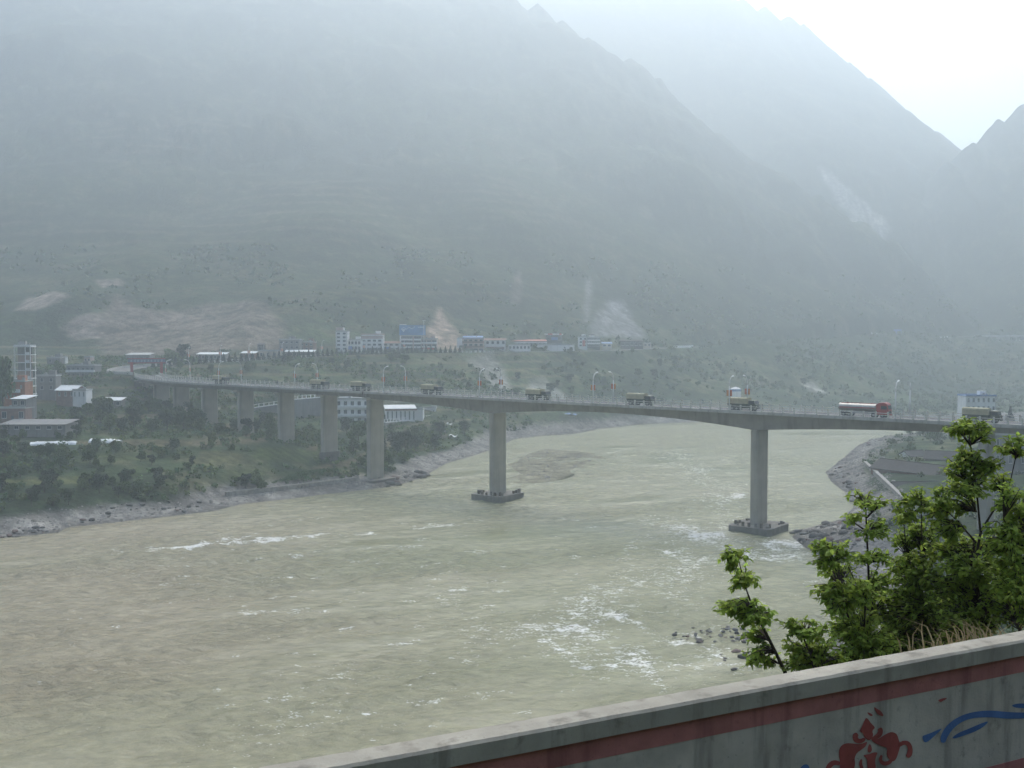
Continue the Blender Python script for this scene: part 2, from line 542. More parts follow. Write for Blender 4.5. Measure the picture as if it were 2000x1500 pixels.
def land_colour(V, d):
    x, y, z = V[:, 0], V[:, 1], V[:, 2]
    n1 = fbm(x / 45, y / 45, 4, 31); n2 = fbm(x / 9, y / 9, 4, 41); n3 = fbm(x / 3.0, y / 3.0, 2, 51)
    green = np.array([0.060, 0.090, 0.036]); dark = np.array([0.028, 0.046, 0.022]); dry = np.array([0.135, 0.125, 0.070])
    n0 = fbm(x / 160, y / 110, 4, 35)
    t = np.clip(0.45 + 1.1 * n0 + 1.0 * n1 + 0.9 * n2 + 0.5 * n3, 0, 1)[:, None]
    c = dark * (1 - t) + green * t
    t2 = (sstep(0.14, 0.6, n2 + 0.6 * n1) * 0.6)[:, None]
    c = c * (1 - t2) + dry * t2
    # old farm terraces follow the contours of the big slope
    zz = z + 5 * n1 + 1.5 * n2
    ter = (sstep(0.62, 0.9, np.sin(zz * 2 * math.pi / 11.0)) * sstep(60, 90, z) * (1 - sstep(260, 420, z)) * sstep(-0.25, 0.25, fbm(x / 120, y / 120, 3, 61)) * (x < 150) * 0.55)[:, None]
    c = c * (1 - ter) + np.array([0.19, 0.165, 0.10]) * ter
    ter2 = (sstep(0.5, 0.9, np.sin((z + 1.2 * n1) * 2 * math.pi / 4.2)) * (d > 20) * (y > 330) * (y < 640) * (z < 44) * (x < 30) * 0.55)[:, None]
    c = c * (1 - ter2) + np.array([0.16, 0.13, 0.085]) * ter2
    wood = (sstep(42, 75, z + 10 * n1) * 0.38)[:, None]      # the slopes above the village are wooded, darker than the valley floor
    c = c * (1 - wood)
    for col, poly in PLOTS:
        e = poly_sd(poly, x, y) + 1.5 * n2
        stripe = 0.5 + 0.5 * np.sin((x * 0.55 + y * 0.84) * 2 * math.pi / 3.4)
        w = (1 - sstep(-1.5, 1.0, e))[:, None]
        c = c * (1 - w) + (0.62 * np.array(col) * (0.62 + 0.38 * stripe + 0.3 * n3)[:, None]) * w
    for col, poly in SCARS:
        P = np.array(poly)
        lo = P.min(0) - 60; hi = P.max(0) + 60
        q = (x > lo[0]) & (x < hi[0]) & (y > lo[1]) & (y < hi[1])
        if not q.any(): continue
        size = math.sqrt(max(1.0, (hi - lo - 120).prod()))
        e = poly_sd(poly, x[q], y[q]) + 0.05 * size * n1[q] + 0.03 * size * n2[q]
        col = tuple(q * k for q, k in zip(col, (.80, .82, .82)))
        w = ((1 - sstep(-0.03 * size - 1.5, 0.03 * size + 1.5, e)) * np.clip(0.88 + 0.5 * n2[q] + 0.35 * n3[q], 0.45, 1))[:, None]
        c[q] = c[q] * (1 - w) + np.array(col) * (1 + 0.35 * n3[q] + 0.3 * n2[q])[:, None] * w
    # gravel along the water, wider on the far side and the right bank
    gw = np.where(y > 470, 34, np.where(x > 60, np.where(y < 275, 26, 13), 11)) * (1 + 0.7 * n1 + 0.25 * n2)
    g = ((1 - sstep(0.75, 1.1, d / np.maximum(gw, 1))) * (d > -30) * (1 - sstep(3.0, 6.0, z + 1.5 * n2)))[:, None]
    gr = np.array([0.215, 0.205, 0.185]) * (1 + 0.4 * n2 + 0.45 * n3)[:, None]
    c = c * (1 - g) + gr * g
    bw = (1 - sstep(0, 4, poly_sd(BAR, x, y)))[:, None]
    c = c * (1 - bw) + np.array([0.225, 0.212, 0.150]) * (1 + 0.15 * n2 + 0.15 * n3)[:, None] * bw
    wet = (1 - sstep(0.10, 0.45, z))[:, None] * (1 - bw)
    c = c * (1 - 0.28 * wet)
    return np.clip(c, 0.01, 0.8)


def land_material():
    m = bpy.data.materials.new('land'); m.use_nodes = True
    nt = m.node_tree; N = nt.nodes; L = nt.links
    b = N['Principled BSDF']; b.inputs['Roughness'].default_value = 0.95; b.inputs['Specular IOR Level'].default_value = 0.1
    at_ = N.new('ShaderNodeAttribute'); at_.attribute_name = 'ground'
    ge = N.new('ShaderNodeNewGeometry')
    prev = at_.outputs['Color']
    for scl, lo, hi in ((0.9, 0.72, 1.28), (0.22, 0.65, 1.4), (0.05, 0.75, 1.25)):
        no = N.new('ShaderNodeTexNoise'); no.inputs['Scale'].default_value = scl; no.inputs['Detail'].default_value = 5
        L.new(ge.outputs['Position'], no.inputs['Vector'])
        mr = N.new('ShaderNodeMapRange'); mr.inputs['From Min'].default_value = 0.3; mr.inputs['From Max'].default_value = 0.7
        mr.inputs['To Min'].default_value = lo; mr.inputs['To Max'].default_value = hi
        L.new(no.outputs['Fac'], mr.inputs['Value'])
        vm = N.new('ShaderNodeVectorMath'); vm.operation = 'SCALE'
        L.new(prev, vm.inputs[0]); L.new(mr.outputs[0], vm.inputs['Scale'])
        prev = vm.outputs[0]
    L.new(prev, b.inputs['Base Color'])
    nb = N.new('ShaderNodeTexNoise'); nb.inputs['Scale'].default_value = 0.35; nb.inputs['Detail'].default_value = 8; nb.inputs['Roughness'].default_value = 0.65
    L.new(ge.outputs['Position'], nb.inputs['Vector'])
    bp = N.new('ShaderNodeBump'); bp.inputs['Strength'].default_value = 0.9; bp.inputs['Distance'].default_value = 1.8
    L.new(nb.outputs['Fac'], bp.inputs['Height']); L.new(bp.outputs[0], b.inputs['Normal'])
    return m


def polar(rings, angs):
    A = np.radians(angs)
    return np.outer(rings, np.sin(A)), np.outer(rings, np.cos(A))


def build_land():
    rings = np.concatenate([np.linspace(0.6, 14, 22), np.geomspace(15, 190, 46), np.arange(193, 720, 1.9), np.geomspace(722, 2600, 190), np.geomspace(2640, 4200, 18)])
    angs = np.concatenate([np.linspace(-180, -50, 26), np.linspace(-48, -33, 16), np.linspace(-32, 32, 560), np.linspace(33, 48, 16), np.linspace(50, 180, 26)])
    X, Y = polar(rings, angs)
    Z = height(X, Y)
    V = np.stack([X, Y, Z], -1).reshape(-1, 3)
    d = poly_sd(RIVER, V[:, 0], V[:, 1])
    c = land_colour(V, d)
    o = mesh_np('terrain', V, grid_faces(len(rings), len(angs))[:, ::-1], land_material(), True, None, c)
    return tag(o, kind='structure')


terrain = build_land()

# ------------------------------------------------------------------ the river
FOAM_LINES = [  # (half width in metres, strength, points on the water)
    (1.6, .95, G((225, 1078), (300, 1072), (360, 1070), (430, 1060), (520, 1056), (640, 1047), (720, 1043))),
    (1.3, .8, G((400, 1060), (450, 1051), (490, 1047))), (1.3, .9, G((815, 1029), (850, 1027), (885, 1024))), (1.0, .6, G((540, 1021), (560, 1019), (620, 1014))),
    (8.0, .62, G((1330, 1025), (1400, 1050), (1490, 1075))), (4.5, .95, G((1340, 1030), (1380, 1048), (1430, 1062), (1480, 1074), (1525, 1084))), (4.0, .95, G((1450, 1078), (1500, 1062), (1560, 1060))),
    (2.0, .8, G((1385, 962), (1420, 975), (1440, 964), (1410, 985), (1425, 1000))), (4.0, .5, G((1380, 935), (1440, 1000))), (5.0, .45, G((1420, 890), (1400, 1020))),
    (1.6, .9, G((1070, 1225), (1110, 1222), (1150, 1238), (1180, 1240), (1160, 1205), (1120, 1205))), (1.6, .95, G((1195, 1200), (1215, 1212), (1235, 1222), (1270, 1240), (1340, 1254))),
    (1.2, .8, G((1225, 1185), (1245, 1160), (1250, 1130), (1215, 1110))), (1.2, .85, G((1240, 1072), (1290, 1076), (1330, 1088))),
    (1.3, .95, G((1070, 1262), (1100, 1270), (1130, 1290), (1190, 1296))), (1.3, .8, G((1215, 1290), (1240, 1302), (1275, 1306))),
    (1.3, .9, G((1310, 1298), (1370, 1296), (1410, 1292), (1430, 1300))), (1.0, .7, G((1150, 1160), (1180, 1125), (1195, 1118))),
    (1.2, .8, G((1110, 1175), (1180, 1180), (1230, 1150))), (1.0, .6, G((1290, 1240), (1400, 1225))),
    (7.5, .66, G((1335, 1085), (1275, 1128), (1220, 1168), (1150, 1200), (1085, 1228))), (9.0, .54, G((1300, 880), (1400, 930), (1430, 1000))), (5.5, .66, G((1090, 1265), (1180, 1290), (1300, 1300), (1420, 1296))),
    (7.0, .46, G((700, 1330), (640, 1400), (560, 1440))), (6.0, .46, G((860, 1130), (930, 1180), (960, 1250))),
    (0.8, .7, G((1180, 886), (1215, 880), (1235, 876))), (0.8, .5, G((1110, 880), (1160, 886))), (1.0, .6, G((1020, 952), (1050, 950), (1090, 938)))]


def river_material():
    m = bpy.data.materials.new('muddy_water'); m.use_nodes = True
    nt = m.node_tree; N = nt.nodes; L = nt.links
    b = N['Principled BSDF']; b.inputs['IOR'].default_value = 1.33; b.inputs['Specular IOR Level'].default_value = 0.5
    ge = N.new('ShaderNodeNewGeometry')
    at_ = N.new('ShaderNodeAttribute'); at_.attribute_name = 'ground'
    sep = N.new('ShaderNodeSeparateColor'); L.new(at_.outputs['Color'], sep.inputs[0])
    mp = N.new('ShaderNodeMapping'); mp.inputs['Rotation'].default_value = (0, 0, math.radians(-25)); mp.inputs['Scale'].default_value = (0.62, 1.1, 1)
    L.new(ge.outputs['Position'], mp.inputs['Vector'])

    def noise(scale, detail, rough=0.55):
        n = N.new('ShaderNodeTexNoise'); n.inputs['Scale'].default_value = scale; n.inputs['Detail'].default_value = detail; n.inputs['Roughness'].default_value = rough
        L.new(mp.outputs[0], n.inputs['Vector']); return n.outputs['Fac']

    def rng_(v, a, c, lo, hi):
        r = N.new('ShaderNodeMapRange'); r.inputs['From Min'].default_value = a; r.inputs['From Max'].default_value = c
        r.inputs['To Min'].default_value = lo; r.inputs['To Max'].default_value = hi; L.new(v, r.inputs['Value']); return r.outputs[0]

    def mth(op, a, c):
        q = N.new('ShaderNodeMath'); q.operation = op
        for i, s in enumerate((a, c)):
            if isinstance(s, float): q.inputs[i].default_value = s
            else: L.new(s, q.inputs[i])
        return q.outputs[0]

    # broad drifts of browner and greyer water, browner towards the left
    mix = N.new('ShaderNodeMix'); mix.data_type = 'RGBA'
    mix.inputs[6].default_value = (0.235, 0.240, 0.135, 1); mix.inputs[7].default_value = (0.290, 0.252, 0.160, 1)
    L.new(sep.outputs['Green'], mix.inputs['Factor'])
    sc_ = N.new('ShaderNodeVectorMath'); sc_.operation = 'SCALE'
    L.new(mix.outputs[2], sc_.inputs[0]); L.new(rng_(noise(0.45, 6, 0.66), 0.3, 0.7, 0.74, 1.26), sc_.inputs['Scale'])  # light and shade of the waves put into the water colour
    # foam: torn white caps where the channel is rough
    torn = mth('ADD', mth('MULTIPLY', noise(0.8, 6, 0.6), 0.55), mth('MULTIPLY', noise(3.2, 5, 0.65), 0.45))
    thr = mth('SUBTRACT', 0.70, mth('MULTIPLY', sep.outputs['Red'], 0.31))
    fo = rng_(mth('SUBTRACT', torn, thr), 0.0, 0.07, 0.0, 0.95)
    mf = N.new('ShaderNodeMix'); mf.data_type = 'RGBA'
    L.new(fo, mf.inputs['Factor']); L.new(sc_.outputs[0], mf.inputs[6]); mf.inputs[7].default_value = (0.78, 0.78, 0.74, 1)
    L.new(mf.outputs[2], b.inputs['Base Color'])
    L.new(rng_(fo, 0, 1, 0.2, 0.9), b.inputs['Roughness'])
    bp = N.new('ShaderNodeBump'); bp.inputs['Strength'].default_value = 1.0; bp.inputs['Distance'].default_value = 1.1
    L.new(mth('MULTIPLY', noise(0.75, 6, 0.6), sep.outputs['Blue']), bp.inputs['Height'])
    L.new(bp.outputs[0], b.inputs['Normal'])
    return m


def build_river():
    rings = np.concatenate([np.arange(72, 330, 0.75), np.geomspace(331, 760, 200), np.geomspace(770, 1900, 40)])
    angs = np.concatenate([np.linspace(-80, -31, 40), np.linspace(-30.5, 30.5, 620), np.linspace(31, 62, 30)])
    X, Y = polar(rings, angs)
    d = poly_sd(RIVER, X, Y)
    foam = np.zeros(X.shape)
    XW = X + 2.2 * fbm(X / 5.0, Y / 7.0, 3, 81); YW = Y + 4.5 * fbm(X / 5.0, Y / 7.0, 3, 87)
    for w, s, pts in FOAM_LINES:
        foam = np.maximum(foam, s * np.exp(-(line_d(pts, XW, YW) / (2.1 * w)) ** 2))
    foam = foam * (0.72 + 0.55 * fbm(X / 6.0, Y / 9.0, 3, 93))
    ca, sa = math.cos(math.radians(-25)), math.sin(math.radians(-25))
    u, v = X * ca - Y * sa, X * sa + Y * ca
    speck = sstep(0.22, 0.55, fbm(u / 5.5, v / 3.2, 3, 77)) * 0.52
    rough_zone = np.exp(-(poly_sd(G((330, 1060), (800, 1030), (1350, 1010), (1560, 1060), (1430, 1330), (700, 1480), (250, 1120)), X, Y).clip(0) / 20) ** 2)
    foam = np.clip(np.maximum(foam, speck * (0.35 + 0.65 * rough_zone)), 0, 1)
    slick = np.clip(0.62 + 0.95 * fbm(u / 38, v / 15, 3, 63), 0.12, 1.0)
    Z = 0.62 * fbm(u / 7.0, v / 3.6, 3, 15) + 0.34 * fbm(u / 2.6, v / 1.7, 2, 25)
    Z = Z * np.where(Y < 420, 1, 0.6) * slick + 0.35 * fbm(u / 24, v / 11, 2, 19) + 0.25 * foam * (fbm(u / 1.8, v / 1.8, 2, 35) + 0.2)
    Z = Z * sstep(-1, 8, -d)
    brown_mix = np.clip(0.30 + 0.9 * sstep(10, -95, X + 0.25 * (Y - 200)) + 0.35 * fbm(u / 60, v / 26, 3, 45) - 0.25, 0, 1)  # share of the browner colour, rising to the left, with random drifts
    V = np.stack([X, Y, Z], -1)
    c = np.stack([foam, brown_mix, slick], -1).reshape(-1, 3)
    F = grid_faces(len(rings), len(angs))[:, ::-1]
    dv = d.reshape(-1)
    F = F[(dv[F] < 9).any(1)]
    used = np.unique(F); remap = np.zeros(dv.size, np.int64); remap[used] = np.arange(len(used))
    o = mesh_np('river', V.reshape(-1, 3)[used], remap[F], river_material(), True, None, c[used])
    return tag(o, kind='structure')


river = build_river()


def build_haze():
    b = MB().box(-4400, 4400, -4400, 4400, -6, 1010)
    m = bpy.data.materials.new('haze'); m.use_nodes = True
    nt = m.node_tree
    for n in list(nt.nodes):
        if n.type != 'OUTPUT_MATERIAL': nt.nodes.remove(n)
    v = nt.nodes.new('ShaderNodeVolumePrincipled')
    v.inputs['Color'].default_value = (0.79, 0.905, 0.985, 1)
    v.inputs['Density'].default_value = 0.00068
    v.inputs['Anisotropy'].default_value = 0.6
    nt.links.new(v.outputs[0], nt.nodes['Material Output'].inputs['Volume'])
    o = b.build('haze', m)
    return tag(o, kind='stuff')


build_haze()

# ------------------------------------------------------------------ the big road bridge
D0 = np.array([-0.7825, 0.6225]); D0 /= np.linalg.norm(D0)
C0 = np.array([87.5, 228.9])
S_CURVE, R_CURVE = 252.0, 175.0
S_END = 352.0


def _path():
    ss = np.arange(-130, S_END + 12, 0.5)
    th0 = math.atan2(D0[1], D0[0])
    pos = []
    for s in ss:
        if s <= S_CURVE:
            p = C0 + D0 * s; th = th0
        else:
            a = (s - S_CURVE) / R_CURVE
            c = C0 + D0 * S_CURVE + np.array([math.cos(th0 - math.pi / 2), math.sin(th0 - math.pi / 2)]) * R_CURVE
            th = th0 - a
            p = c - np.array([math.cos(th - math.pi / 2), math.sin(th - math.pi / 2)]) * R_CURVE
        pos.append((p[0], p[1], th))
    return ss, np.array(pos)


PS, PP = _path()


def bridge(s, off=0.0):
    """point on the bridge: s metres along it from the right, off metres towards the far side; also heading and fascia height"""
    x, y, th = (np.interp(s, PS, PP[:, k]) for k in range(3))
    n = (math.cos(th - math.pi / 2), math.sin(th - math.pi / 2))
    return x + n[0] * off, y + n[1] * off, 28.73 + 0.0054 * s, th


def s_at_px(px, off=0.0):
    best = None
    for s in np.arange(-60, S_END, 0.25):
        x, y, z, th = bridge(s, off)
        e = abs(1000 + 2000 * x / (y * CP) - px)
        if best is None or e < best[0]: best = (e, s)
    return best[1]


DECK_T = 0.55
concrete = mat('deck_concrete', (0.40, 0.39, 0.36), 0.85, 0.14, 0.5, 0.2, 3, streak=0.5)
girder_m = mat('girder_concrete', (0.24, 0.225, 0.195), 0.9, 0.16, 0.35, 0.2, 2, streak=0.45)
pier_m = mat('pier_concrete', (0.39, 0.36, 0.30), 0.9, 0.14, 0.25, 0.2, 2, streak=0.55)
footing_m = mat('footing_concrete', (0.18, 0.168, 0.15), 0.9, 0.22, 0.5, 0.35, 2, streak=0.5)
asphalt = mat('asphalt', (0.085, 0.083, 0.08), 0.9, 0.2, 0.4, 0.2, 8)
white_paint = mat('white_paint', (0.72, 0.72, 0.70), 0.6, 0.08, 1)
rail_m = mat('railing_paint', (0.56, 0.55, 0.50), 0.7, 0.15, 0.8, streak=0.3)
rust = mat('rusty_steel', (0.10, 0.075, 0.06), 0.8, 0.3, 2.0)


def sweep(name, stations, prof_fn, m, parent, caps=True):
    V = []; k = None
    for s in stations:
        pr = prof_fn(s)
        k = len(pr)
        for off, dz in pr:
            x, y, z, th = bridge(s, off)
            V.append((x, y, z + dz))
    F = []
    n = len(stations)
    for i in range(n - 1):
        for j in range(k):
            F.append((i * k + j, i * k + (j + 1) % k, (i + 1) * k + (j + 1) % k, (i + 1) * k + j))
    b = MB(); b.v = V; b.f = F
    if caps:
        b.f += [tuple(range(k - 1, -1, -1)), tuple(range((n - 1) * k, n * k))]
    return b.build(name, m, parent)


PIER_S = [-17.7, 34.3, 117.2, 169.0, 191.4, 214.1, 237.2, 259.6, 282.0, 304.5, 327.0]
HALF = 5.4


def girder_depth(s):
    u = 1.0
    for sp, reach in ((34.3, 41.4), (117.2, 41.4)):
        r = abs(s - sp)
        lim = 51.9 if (sp < 50 and s < sp) or (sp > 100 and s > sp) else reach
        if r < lim: u = min(u, r / lim)
    return 1.8 + 2.2 * (1 - u) ** 2


br = empty('road_bridge', bridge(120)[:2] + (0,), 0, 'long grey concrete road bridge on tall piers curving across the muddy river', 'bridge')
br.location = (0, 0, 0)
main_st = np.linspace(-17.7, 168.9, 90)
app_st = np.linspace(169.1, S_END, 70)
right_st = np.linspace(-90, -17.9, 14)
for st in (right_st, main_st, app_st):
    sweep('deck_slab', st, lambda s: [(-HALF, 0), (HALF, 0), (HALF, DECK_T), (-HALF, DECK_T)], concrete, br)
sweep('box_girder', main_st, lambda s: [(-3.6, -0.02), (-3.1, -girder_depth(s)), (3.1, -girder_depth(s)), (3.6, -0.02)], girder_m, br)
for st in (app_st, right_st):
    for off in (-3.9, -1.3, 1.3, 3.9):
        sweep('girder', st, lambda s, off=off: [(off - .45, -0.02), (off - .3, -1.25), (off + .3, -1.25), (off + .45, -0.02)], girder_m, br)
allst = np.linspace(-90, S_END, 150)
sweep('carriageway', allst, lambda s: [(-4.2, DECK_T + .004), (4.2, DECK_T + .004), (4.2, DECK_T + .03), (-4.2, DECK_T + .03)], asphalt, br)
for off in (-4.75, 4.75):
    sweep('kerb', allst, lambda s, off=off: [(off - .53, DECK_T + .004), (off + .53, DECK_T + .004), (off + .53, DECK_T + .2), (off - .53, DECK_T + .2)], concrete, br)
for off in (-3.9, 3.9, 0.0):
    sweep('lane_line', allst, lambda s, off=off: [(off - .08, DECK_T + .032), (off + .08, DECK_T + .032), (off + .08, DECK_T + .036), (off - .08, DECK_T + .036)], white_paint, br)
for off in (-5.2, 5.2):
    for zz, hh in ((1.18, .13), (0.72, .09)):
        sweep('handrail', allst, lambda s, off=off, zz=zz, hh=hh: [(off - .07, DECK_T + zz), (off + .07, DECK_T + zz), (off + .07, DECK_T + zz + hh), (off - .07, DECK_T + zz + hh)], rail_m, br)
post_me = MB().prism([(-.16, -.12), (.16, -.12), (.16, .12), (-.16, .12)], 'z', 0, 1.22).box(-.2, .2, -.15, .15, 1.22, 1.38).mesh('railing_post', rail_m)
for off in (-5.2, 5.2):
    for s in np.arange(-42, S_END, 2.72):
        x, y, z, th = bridge(s, off)
        link_mesh('railing_post', post_me, br, (x, y, z + DECK_T + .195), th)
for s in (169.0, -17.8):   # joints between girders, a dark gap with a pale broken edge
    x, y, z, th = bridge(s, -5.42)
    o = MB().box(-.35, .35, -.06, .06, -.45, .75).build('joint_cover', rust, br)
    o.location = (x, y, z); o.rotation_euler = (0, 0, th)


def rounded(w, t, r, seg=5):
    pts = []
    for cx, cy, a0 in ((t / 2 - r, w / 2 - r, 0), (-t / 2 + r, w / 2 - r, 90), (-t / 2 + r, -w / 2 + r, 180), (t / 2 - r, -w / 2 + r, 270)):
        for k in range(seg + 1):
            a = math.radians(a0 + 90 * k / seg)
            pts.append((cx + r * math.cos(a), cy + r * math.sin(a)))
    return pts


for i, s in enumerate(PIER_S):
    x, y, z, th = bridge(s)
    main = i in (1, 2)
    gz = hz(x, y)
    if main:
        top = z - girder_depth(s) + .02; bot = -3.5; w, t, r = 5.9, 2.3, 0.7
    else:
        top = z - 1.9; bot = gz - 1.5; w, t, r = 6.6, 1.7, 0.45
        if i in (0, 3): w, t, r = 6.2, 2.1, 0.45
    p = MB().prism(rounded(w, t, r), 'z', bot, top).build('pier', pier_m, br)
    p.location = (x, y, 0); p.rotation_euler = (0, 0, th)
    if not main:
        c = MB().box(-1.1, 1.1, -4.6, 4.6, top, top + .62).build('pier_cap', pier_m, br)
        c.location = (x, y, 0); c.rotation_euler = (0, 0, th)
        g = MB()
        for oy in (-1.35, 1.35):
            g.box(-t / 2 - .03, t / 2 + .03, oy - .09, oy + .09, bot + .5, top - .4)
        g = g.build('pier_rib', pier_m, br); g.location = (x, y, 0); g.rotation_euler = (0, 0, th)
    if main:
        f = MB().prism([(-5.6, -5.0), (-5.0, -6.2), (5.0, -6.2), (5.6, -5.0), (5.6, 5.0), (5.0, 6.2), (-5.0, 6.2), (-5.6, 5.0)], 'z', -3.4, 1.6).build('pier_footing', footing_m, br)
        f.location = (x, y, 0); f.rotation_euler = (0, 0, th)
        rr = random.Random(i)
        spots = [(-4.4, v) for v in (-4.6, -3.4, -2.0, 3.3, 4.4)] + [(4.4, v) for v in (-3.9, -2.7, 1.2, 2.4, 3.6)] + [(v, 5.0) for v in (-3, -1.6, .2, 1.8, 3.1)] + [(v, -5.0) for v in (2.6,)]
        for ox, oy in spots:
            h = rr.uniform(.35, 1.15); q = rr.uniform(.2, .36)
            st = MB().box(-q, q, -q, q, 1.58, 1.6 + h).build('casing_stub', rust if rr.random() < .6 else footing_m, f)
            st.location = (ox, oy, 0); st.rotation_euler = (0, 0, rr.uniform(0, 1))
    elif i == 3:
        f = MB().prism(rounded(13, 9, 2.5), 'z', -2, 1.7).build('pier_footing', footing_m, br); f.location = (x, y, 0); f.rotation_euler = (0, 0, th)
    elif i == 4:
        f = MB().prism(rounded(7.4, 3.6, 1.5), 'z', gz - 1.5, gz + 2.6).build('pier_footing', footing_m, br); f.location = (x, y, 0); f.rotation_euler = (0, 0, th)

# abutment with its sloping wing wall at the far end
x, y, z, th = bridge(S_END - 3)
ab = MB().box(-19, 9, -5.2, 5.2, hz(x, y) - 9, z - 1.3)
ab.prism([(-3, z - .1), (26, z - .1), (26, z - 3), (-3, z - 12), (-14, z - 16), (-14, z - 13)], 'y', -6.4, -5.65)
o = ab.build('abutment', footing_m, br); o.location = (x, y, 0); o.rotation_euler = (0, 0, th)
cp = MB().prism([(-3, z + .25), (26, z + .25), (26, z - .05), (-3, z - .05)], 'y', -6.5, -5.5)
o = cp.build('abutment_coping', white_paint, br); o.location = (x, y, 0); o.rotation_euler = (0, 0, th)

# ------------------------------------------------------------------ street lamps
steel_white = mat('lamp_paint', (0.62, 0.64, 0.64), 0.5, 0.06, 2, metal=0.1)
banner_red = mat('banner_red', (0.50, 0.16, 0.07), 0.7, 0.12, 3)
banner_orange = mat('banner_orange', (0.60, 0.27, 0.10), 0.7, 0.12, 3)
lamp_glass = mat('lamp_lens', (0.75, 0.78, 0.78), 0.3, 0.03, 3)


def lamp_parts(banners=True, head=True):
    r = bpy.data.objects.new('street_lamp', None); COL.objects.link(r)
    pts = [(0, 0, 0), (0, 0, 5.9), (0, .12, 6.8), (0, .42, 7.5), (0, .95, 8.0), (0, 1.45, 8.15)]
    if not head: pts = pts[:2] + [(0, 0, 7.6)]
    b = MB().tube(pts[:2], [.17, .13], 8); b.build('pole', steel_white, r, True)
    MB().cyl((0, 0, 0), (0, 0, .45), .19, 10).build('pole_base', steel_white, r)
    MB().tube(pts[1:], [.13, .11, .10, .09, .08][:len(pts) - 1], 8).build('arm', steel_white, r, True)
    if head:
        h = MB().prism([(1.35, 8.08), (1.5, 8.02), (2.25, 8.2), (2.3, 8.28), (2.1, 8.42), (1.5, 8.28)], 'x', -.17, .17).build('lamp_head', lamp_glass, r)
    if banners:
        for sx, m in ((1, banner_red), (-1, banner_orange)):
            k = MB().box(.16 * sx, .72 * sx, -.02, .02, 3.4, 4.9).build('banner', m, r)
            MB().box(.08 * sx, .76 * sx, -.03, .03, 4.9, 4.96).box(.08 * sx, .76 * sx, -.03, .03, 3.34, 3.4).build('bracket', steel_white, k)
    return r


ORD = ['first', 'second', 'third', 'fourth', 'fifth', 'sixth', 'seventh', 'eighth', 'ninth', 'tenth']
lamp_a = lamp_parts(True, True)
lamp_plain = lamp_parts(False, True)
lamp_bare = lamp_parts(False, False)
used_l = set()


def put_lamp(proto, loc, rz, label, group):
    o = proto if proto.name not in used_l else copy_tree(proto)
    used_l.add(o.name)
    o.location = loc; o.rotation_euler = (0, 0, rz)
    return tag(o, label, 'street lamp', group)


LT = [0, 1, 2, 3, 4, 5.08, 6.16, 7.12]
for i, t in enumerate(LT):
    for side, off in (('near', -5.0), ('far', 5.0)):
        x, y, z, th = bridge(t * 40, off)
        proto = lamp_a
        lab = 'white street lamp with two banners on the %s railing, %s from the tanker end' % (side, ORD[i])
        if i == 0:
            proto = lamp_plain if side == 'near' else lamp_bare
            lab = 'white street lamp without banners on the near railing beside the tanker' if side == 'near' else 'bare lamp pole with no arm on the far railing ahead of the tanker'
        put_lamp(proto, (x, y, z + DECK_T + .19), th + (math.pi if side == 'far' else 0) - math.pi, lab, 'lamps along the bridge')

# ------------------------------------------------------------------ trucks
canvas = mat('truck_canvas', (0.40, 0.37, 0.25), 0.95, 0.18, 1.2, 0.35, 5)
olive = mat('olive_paint', (0.050, 0.058, 0.036), 0.6, 0.15, 2)
black = mat('rubber', (0.02, 0.02, 0.02), 0.85, 0.2, 4)
glass = mat('vehicle_glass', (0.03, 0.04, 0.045), 0.12, 0.05, 1, spec=0.6)
steel = mat('bare_steel', (0.35, 0.35, 0.35), 0.45, 0.1, 2, metal=0.6)
tank_m = mat('tank_aluminium', (0.36, 0.35, 0.33), 0.45, 0.08, 1.5, metal=0.55, streak=0.25)
red_paint = mat('red_cab_paint', (0.33, 0.045, 0.038), 0.4, 0.1, 2)
lampglass = mat('headlight_glass', (0.7, 0.7, 0.65), 0.2, 0.05, 2)
tarp_top = mat('cab_roof_paint', (0.34, 0.33, 0.26), 0.6, 0.12, 2)


def wheel(parent, x, y, r, w):
    o = MB().cyl((0, -w / 2, 0), (0, w / 2, 0), r, 18).build('wheel', black, parent)
    MB().cyl((0, -w / 2 - .02, 0), (0, w / 2 + .02, 0), r * .55, 12).build('rim', steel, o)
    o.location = (x, y, r)
    return o


